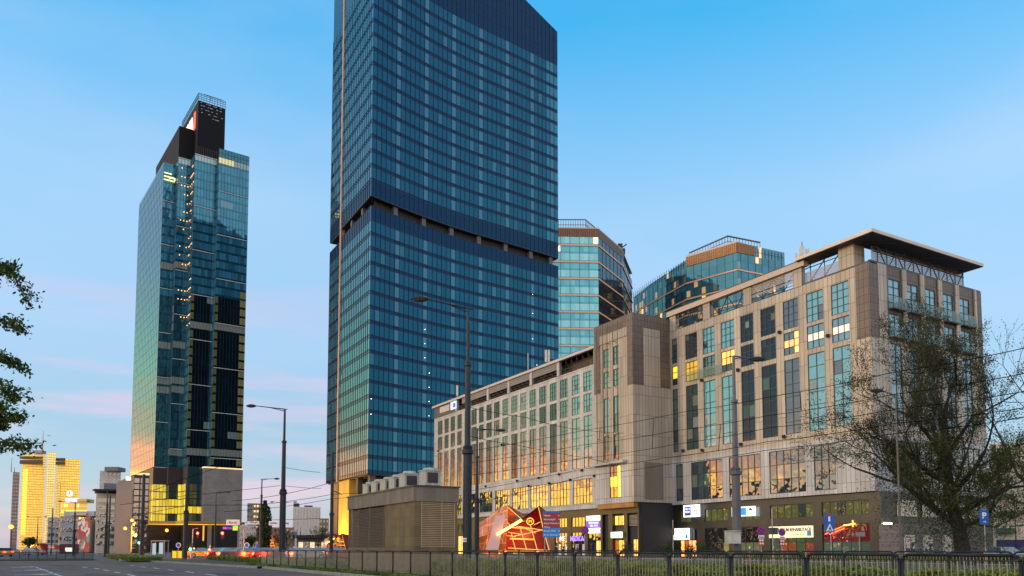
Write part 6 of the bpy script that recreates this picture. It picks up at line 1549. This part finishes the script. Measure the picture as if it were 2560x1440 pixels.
def slab(px0,px1,ytop,Yd,rows,cols,tn,dep=25,zb=0,name='glazed_wall',fm=M_g1):
    H_=hz(ytop,Yd); F,W_=FA(px0,px1,Yd)
    mb=MB(); mb.box(F,0,dep,0,W_,zb,H_); w_=mb.build(name,fm,t)
    mb=MB()
    for k in range(rows):
        for i in range(cols):
            z=zb+(H_-zb)*(k+.12)/rows; z2=zb+(H_-zb)*(k+.88)/rows; c0=W_*(i+.08)/cols; c1=W_*(i+.92)/cols
            y=-.3; mb.quad(F.p(y,c0,z),F.p(y,c1,z),F.p(y,c1,z2),F.p(y,c0,z2),None,tn(k,i))
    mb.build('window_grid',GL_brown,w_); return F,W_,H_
slab(46,108,1134,800,38,16,lambda k,i:(1,.66,.03,1.3) if 1<=i<=3 and k<32 and k>5 else gold(k,i))  # brighter columns: a painted streak of mirrored sunset
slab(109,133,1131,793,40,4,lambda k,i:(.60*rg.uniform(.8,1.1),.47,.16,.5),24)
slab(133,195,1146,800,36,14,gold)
slab(138,147,1200,786,26,2,lambda k,i:(.45,.36,.10,.4),10)
M_bb=mat('dark brown crown band',(.05,.025,.02),.5)
for x0,x1,y0,y1,Yd in ((49,107,1141,1147,799),(49,107,1150,1160,799),(134,163,1145,1152,798),(134,163,1154,1162,798)):
    a=at(x0,y1,Yd-1);b=at(x1,y0,Yd-1); mb=MB(); mb.box(W0,Yd-1,Yd-.5,a.x,b.x,a.z,b.z); mb.build('crown_band',M_bb,t)
a=at(106,1131,800); mb=MB(); mb.tube(a,a+V((0,0,22)),.6,.2,n=5); q=at(82,1133,800); mb.box(Frame(q,0),0,8,0,9,0,3); mb.build('roof_mast',mat('red white mast',(.35,.18,.18),.6),t)
c=at(174,1234,798.4); disc(c,3.2,.4,lit('white roundel light',(1,.95,.85),1.0),t,'logo_roundel'); 
mb=MB()
for g in (90,210,330): mb.tube(V((c.x,797.8,c.z)),V((c.x+math.cos(R(g))*2.7,797.8,c.z+math.sin(R(g))*2.7)),.4,.15,n=4)
mb.build('logo_star',mat('grey star',(.12,.12,.12),.5),t)
M_br=mat('brown grey concrete',(.22,.15,.13),.8,0,.1,.1)
t,F,W_,H_=block('apartment_tower','brown residential high-rise with twin spires left of the golden skyscraper','tower',24,44,1180,900,0,20,M_br,22,4,ww=.45,wh=.5)
mb=MB()
for x in (28,36): q=at(x,1180,905); mb.tube(q,q+V((0,0,17 if x<30 else 6)),.5,.15,n=5)
mb.build('spire',M_br,t)
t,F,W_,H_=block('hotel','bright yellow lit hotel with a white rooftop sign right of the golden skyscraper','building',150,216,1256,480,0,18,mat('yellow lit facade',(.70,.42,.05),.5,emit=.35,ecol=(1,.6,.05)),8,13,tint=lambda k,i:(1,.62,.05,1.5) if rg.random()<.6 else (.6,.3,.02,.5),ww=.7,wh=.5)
mb=MB(); a=at(163,1256,481);b=at(192,1245,481); mb.box(W0,481,484,a.x,b.x,a.z,b.z); mb.build('rooftop_sign',lit('pinkish white light',(1,.85,.85),.9),t)
mb=MB(); a=at(193,1256,481);b=at(216,1247,481); mb.box(W0,481,490,a.x,b.x,a.z,b.z); mb.build('top_box',M_g1,t)
M_w=mat('off-white render',(.52,.46,.40),.7,0,.08,.3,dirt=.15); M_gw=mat('light grey render',(.36,.36,.37),.7,0,.08,.3,dirt=.2)
t,F,W_,H_=block('apartment_tower','pale high-rise with grey rooftop box behind the dark canopied office','tower',243,298,1177,500,0,20,M_w,14,5,ww=.55,wh=.35)
mb=MB(); a=at(261,1177,500);b=at(295,1167,500); mb.box(W0,500,510,a.x,b.x,a.z,b.z); mb.build('roof_box',mat('grey box',(.12,.12,.14),.6),t)
block('apartment_building','low grey-white building nearest the golden skyscraper base','building',117,148,1293,300,0,20,M_gw,5,3,ww=.6,wh=.5)
t,F,W_,H_=block('office_building','low pale grey office with a set-back dark glass top floor at far left','building',147,196,1290,290,0,20,M_gw,4,6,ww=.7,wh=.45)
mb=MB(); a=at(160,1290,292);b=at(236,1278,292); mb.box(W0,292,312,a.x,b.x,a.z,b.z); mb.build('top_storey',M_gw,t)
mb=MB(); a=at(176,1288,291);b=at(214,1282,291); mb.box(W0,291.6,292,a.x,b.x,a.z,b.z,(.01,.015,.02,0)); mb.build('top_glazing',GL_win,t)
# building with the painted gable
def mural_mat():
    m=bpy.data.materials.new('painted mural'); m.use_nodes=True; tn_=m.node_tree; b=tn_.nodes['Principled BSDF']; tcn=tn_.nodes.new('ShaderNodeTexCoord')
    nz=tn_.nodes.new('ShaderNodeTexNoise'); nz.inputs['Scale'].default_value=.35; tn_.links.new(tcn.outputs['Object'],nz.inputs['Vector'])
    vm=tn_.nodes.new('ShaderNodeVectorMath'); vm.operation='MULTIPLY_ADD'; vm.inputs[1].default_value=(5,5,5); tn_.links.new(nz.outputs['Color'],vm.inputs[0]); tn_.links.new(tcn.outputs['Object'],vm.inputs[2])
    vo=tn_.nodes.new('ShaderNodeTexVoronoi'); vo.inputs['Scale'].default_value=.62; tn_.links.new(vm.outputs[0],vo.inputs['Vector'])
    cr=tn_.nodes.new('ShaderNodeValToRGB'); cr.color_ramp.interpolation='CONSTANT'
    cs=[(0,(.30,.03,.03)),(.3,(.55,.50,.45)),(.42,(.10,.30,.25)),(.55,(.40,.05,.04)),(.75,(.55,.20,.08)),(.85,(.05,.10,.12))]
    while len(cr.color_ramp.elements)<len(cs): cr.color_ramp.elements.new(.5)
    for e,(p,c) in zip(cr.color_ramp.elements,cs): e.position=p; e.color=(*c,1)
    sp_=tn_.nodes.new('ShaderNodeSeparateColor'); tn_.links.new(vo.outputs['Color'],sp_.inputs[0]); tn_.links.new(sp_.outputs[0],cr.inputs[0]); tn_.links.new(cr.outputs[0],b.inputs['Base Color']); b.inputs['Roughness'].default_value=.8
    return m
t=thing('mural_building','low building with a bold abstract red and green painted gable','building',gx(190,250))
M_mur=mural_mat(); a=gx(192,250); b=gx(223,246); 
mb=MB(); mb.prism([a,b,gx(262,262),gx(236,275),gx(196,275)],V((0,0,hz(1296,250)-.6))); mb.build('wall',M_w,t)
h1,h2=hz(1300,249),hz(1288,246); n_=V((0,-.08,0))
mb=MB(); mb.quad(a+n_,b+n_,b+n_+V((0,0,h2)),a+n_+V((0,0,h1))); 
mb.quad(b+n_+V((0,0,5)),gx(256,260,5)+n_,gx(256,260)+n_+V((0,0,hz(1316,260))),b+n_+V((0,0,h2))); mb.build('mural',M_mur,t)
mb=MB(); a2=at(148,1388,235); b2_=at(188,1360,235)
t=thing('kiosk','grey box kiosk beyond the black bar fence at far left','kiosk',gx(124,190)); FK,Wk=FA(103,145,190); mb=MB(); mb.box(FK,0,4,0,Wk,0,hz(1360,190)-.0); mb.build('wall',M_gw,t); mb=MB(); mb.box(FK,-.2,4.2,-.2,Wk+.2,hz(1360,190),hz(1360,190)+.25); mb.build('roof',M_steel,t)
t=thing('kiosk','dark red kiosk with a white shelter beside the mural','kiosk',gx(170,200)); FK,Wk=FA(149,200,200); mb=MB(); mb.box(FK,0,4,0,Wk,0,hz(1360,200)); mb.build('wall',mat('dark maroon wall',(.06,.012,.018),.6),t); mb=MB(); mb.box(Frame(gx(163,196),0),0,1,0,1.9,.6,1.6); mb.build('lit_counter',lit('cream counter light',(1,.8,.6),.9),t)
# canopied white office, grey slab, dark glass annex: the run of buildings left of the slender tower
t=thing('office_building','white slatted office under a thin dark projecting canopy roof','building',gx(235,232)); CF,Wc=FA(236,288,232)
Hc=hz(1233,232)
mb=MB(); mb.box(CF,0,25,0,Wc,0,Hc); mb.build('wall',M_w,t)
for k in range(7):
    z=Hc*(.13+.12*k); mb=MB(); mb.box(CF,-.1,-.02,.3 if k<5 else .2,Wc-.2,z,z+Hc*.07,(.03,.05,.05,0)); mb.build('window_row',GL_win,t)
mb=MB(); a2=at(233,1229,229); b2_=at(290,1220,229); mb.box(CF,-3,12,-.6,Wc+1,Hc+.6,Hc+1.1); mb.build('canopy_roof',M_dark,t)
mb=MB(); mb.box(CF,4,15,Wc*.35,Wc,Hc+1.1,Hc+3.4); mb.build('roof_room',mat('grey box',(.12,.12,.14),.6),t)
M_slabg=mat('warm grey concrete slab',(.25,.215,.185),.75,0,.07,.2,dirt=.12)
t=thing('concrete_building','blank warm grey concrete gable beside the dark glass annex','building',gx(285,222)); G_,Wg=FA(286,329,222); z1=hz(1206,222); z2=hz(1186,222)
mb=MB(); mb.prism([G_.p(0,0,0),G_.p(0,Wg,0),G_.p(0,Wg,z2),G_.p(0,0,z1)],G_.u*22); mb.build('wall',M_slabg,t)
mb=MB(); a2=at(315,1201,221.5); b2_=at(326,1191,221.5); mb.box(W0,221.3,221.9,a2.x,b2_.x,a2.z,b2_.z); mb.build('white_emblem',lit('small white light',(1,.95,.9),1.0),t)
t=thing('glass_annex','dark glass annex with a lit gold parapet between the grey gable and the slender tower','building',gx(328,225)); A_,Wa=FA(329,370,225); Ha=hz(1187,225)
mb=MB(); mb.box(A_,0,22,0,Wa,0,Ha); mb.build('wall',M_body,t)
for k in range(12):
    mb=MB(); z=Ha*(.04+.078*k)
    for i,(c0,c1) in enumerate(((.03,.36),(.44,.62),(.66,.97))): mb.box(A_,-.08,-.01,Wa*c0,Wa*c1,z,z+Ha*.062,(.10,.075,.05,.05) if i==0 and k%2 else (.012,.012,.016,0))
    mb.build('window_row',GL_win,t)
mb=MB(); mb.box(A_,-.15,0,-.1,Wa,Ha,Ha+.6); mb.build('lit_parapet',lit('gold cornice light',(1,.70,.32),1.0),t)
for px,py in ((330,1301),(313,1321),(332,1331),(417,1326)):
    tq=thing('hanging_lamp',{330:'orange lamp glowing highest on the dark glass annex',313:'orange lamp glowing in front of the grey gable foot',332:'lowest orange lamp on the dark glass annex',417:'pale orange lamp before the tower lobby'}[px] if px!=330 or py==1301 else 'orange lamp','lamp',at(px,py,215),'orange globe lamps left of the slender tower'); mb=MB(); mb.lathe(at(px,py,215),[(-.45,.02),(-.32,.32),(0,.45),(.32,.32),(.45,.02)],12); mb.build('globe',lit('orange globe light',(1,.30,.03),3.2),tq); lampat('POINT',at(px,py,213),900,(1,.45,.12),.5,parent=tq); mb=MB(); mb.tube(at(px,py,215)+V((0,0,.4)),at(px,py,215)+V((0,2.5,.9)),.06); mb.build('bracket',M_dark,tq)
tq=thing('hanging_lamp','large orange glowing lamp in front of the brown high-rise at far left','lamp',at(28,1317,250)); mb=MB(); mb.lathe(at(28,1317,250),[(-.7,.02),(-.5,.5),(0,.75),(.5,.5),(.7,.02)],12); mb.build('globe',MATS['orange globe light'],tq); mb=MB(); mb.tube(gx(28,250.3),at(28,1317,250.3),.1); mb.build('post',M_dark,tq)
# beyond the crossing
t,F,W_,H_=block('hotel','distant grey and gold tower block left of the upright dark tree','building',616,662,1258,450,0,20,mat('taupe facade',(.30,.24,.21),.6),9,6,tint=lambda k,i:(.8,.6,.15,.6) if i in (2,3) else (.15,.12,.1,0),ww=.6,wh=.4)
t,F,W_,H_=block('office_building','white building with vertical black strips of windows between the towers','building',731,801,1267,300,0,20,mat('bright white render',(.72,.68,.60),.6,0,.05,.3),1,9,ww=.26,wh=.94,z0=2)
mb=MB(); mb.box(F,2,12,0,W_*.2,H_,H_+1.5); mb.box(F,2,12,W_*.4,W_*.7,H_,H_+.7); mb.build('roof_room',M_bb,t)
block('old_building','old white building with small dark windows right of the slender tower','building',598,640,1313,210,0,15,M_w,5,7,ww=.35,wh=.5)
block('apartment_building','long low brick-coloured building behind the upright dark tree','building',640,735,1318,240,0,15,mat('terracotta render',(.26,.15,.10),.7),4,9,ww=.4,wh=.5)
block('apartment_building','beige flats peeping out left of the tall blue tower base','building',798,822,1296,260,0,15,mat('olive beige render',(.30,.27,.15),.7),6,3,ww=.5,wh=.45)
t=thing('pavilion','low black flat-roofed pavilion with lit shop fronts left of the ochre wall','pavilion',gx(778,150)); a2=gx(742,150); W_=gx(816,150).x-a2.x; Fp=Frame(a2,0)
mb=MB(); mb.box(Fp,0,6,0,W_,0,3.3); mb.build('wall',mat('pavilion wall',(.10,.08,.06),.6),t); mb=MB(); mb.box(Fp,-1.5,7,-.4,W_+.4,3.3,3.9); mb.build('roof',M_dark,t)
for i in range(5):
    mb=MB(); mb.box(Fp,-.06,-.01,.3+i*1.1,1.2+i*1.1,.4,2.6,(.8,.6,.35,.5) if i%2==0 else (.1,.1,.08,.1)); mb.build('shop_window',GL_win,t)
t=thing('bus_stop','small glazed bus stop shelter with a lit poster below the amber podium','bus shelter',gx(395,125)); a2=gx(378,125); W_=gx(411,125).x-a2.x; Fb=Frame(a2,0)
mb=MB(); mb.box(Fb,0,1.6,-.1,W_+.1,2.5,2.65); mb.build('roof',mat('peach roof',(.5,.3,.2),.5),t); mb=MB()
for v in (0,W_): mb.tube(Fb.p(0,v,0),Fb.p(0,v,2.5),.06); mb.tube(Fb.p(1.4,v,0),Fb.p(1.4,v,2.5),.06)
mb.build('post',M_steel,t); mb=MB(); mb.box(Fb,-.05,.02,.2,.75,.4,2.2); mb.box(Fb,-.05,.02,W_*.6,W_*.9,.5,2.3); mb.build('lit_poster',lit('poster light',(.75,.9,.95),.45),t)
t=thing('construction_hoarding','bright yellow site hoarding at the foot of the lamp before the slender tower','hoarding',gx(443,112)); a2=gx(430,112); W_=gx(456,112).x-a2.x; mb=MB(); mb.box(Frame(a2,0),0,.1,0,W_,0,1.0); mb.build('panel',mat('yellow hoarding',(.75,.55,.02),.5,emit=.3,ecol=(1,.75,.03)),t)
for i in range(3):
    mb=MB(); mb.box(Frame(a2,0),-.03,.13,W_*i/2-.05,W_*i/2+.05,0,1.2); mb.build('post',M_dark,t)
# right edge, beyond the tree
t,F,W_,H_=block('apartment_building','cream apartment building with a blue ground floor at the right edge','building',2484,2640,1110,150,0,20,mat('cream render',(.62,.50,.36),.7,0,.07,.3),6,8,ww=.45,wh=.45,side=True,base_open=3.5)
mb=MB(); mb.box(F,-.15,-.02,.5,W_,.3,3.0); mb.build('shopfront',mat('navy shopfront',(.01,.015,.10),.4),t)
for k in range(4):
    mb=MB(); mb.box(F,-1.2,-.02,.8,3.6,4.3+k*3.2,5.2+k*3.2); mb.build('balcony',mat('green balcony panel',(.05,.10,.04),.6),t)
# ---- buildings just outside the frame, seen only in the mirrors of the glass
def offblock(label,x,y,deg,W_,dep,H_,m,rows,cols,tn):
    F=Frame((x,y,0),deg); t=thing('city_block',label,'building',(x,y,0)); mb=MB(); mb.box(F,0,dep,0,W_,0,H_); mb.build('wall',m,t)
    for k in range(rows):
        mb=MB(); z=H_*(k+.25)/rows; z2=H_*(k+.8)/rows
        for i in range(cols):
            c0=W_*(i+.2)/cols;c1=W_*(i+.8)/cols; mb.box(F,-.1,-.02,c0,c1,z,z2,tn(k,i)); mb.box(F,dep+.02,dep+.1,c0,c1,z,z2,tn(k,i))
            d0=dep*(i+.2)/cols;d1=dep*(i+.8)/cols; mb.box(F,d0,d1,W_+.02,W_+.1,z,z2,tn(k,i)); mb.box(F,d0,d1,-.1,-.02,z,z2,tn(k,i))
        mb.build('window_row',GL_win,t)
warm=lambda k,i:(1,.6,.2,.9) if rg.random()<.35 else (.03,.03,.04,0)
M_brick=mat('brown brick',(.16,.08,.05),.8,0,.15,1)
offblock('long brown brick block on the far side of the avenue, outside the left edge',-150,95,30,22,75,21,M_brick,6,12,warm)
offblock('dark block on the far side of the avenue nearer the viewer, outside the left edge',-95,10,30,22,60,24,mat('dark render',(.10,.09,.09),.8),7,12,warm)
offblock('grey block behind the viewer to the right',30,-75,30,90,25,22,M_gw,6,16,warm)
offblock('pale block across the side street, outside the right edge',130,10,30,40,25,26,M_w,7,10,warm)
print('objects',len(bpy.data.objects))
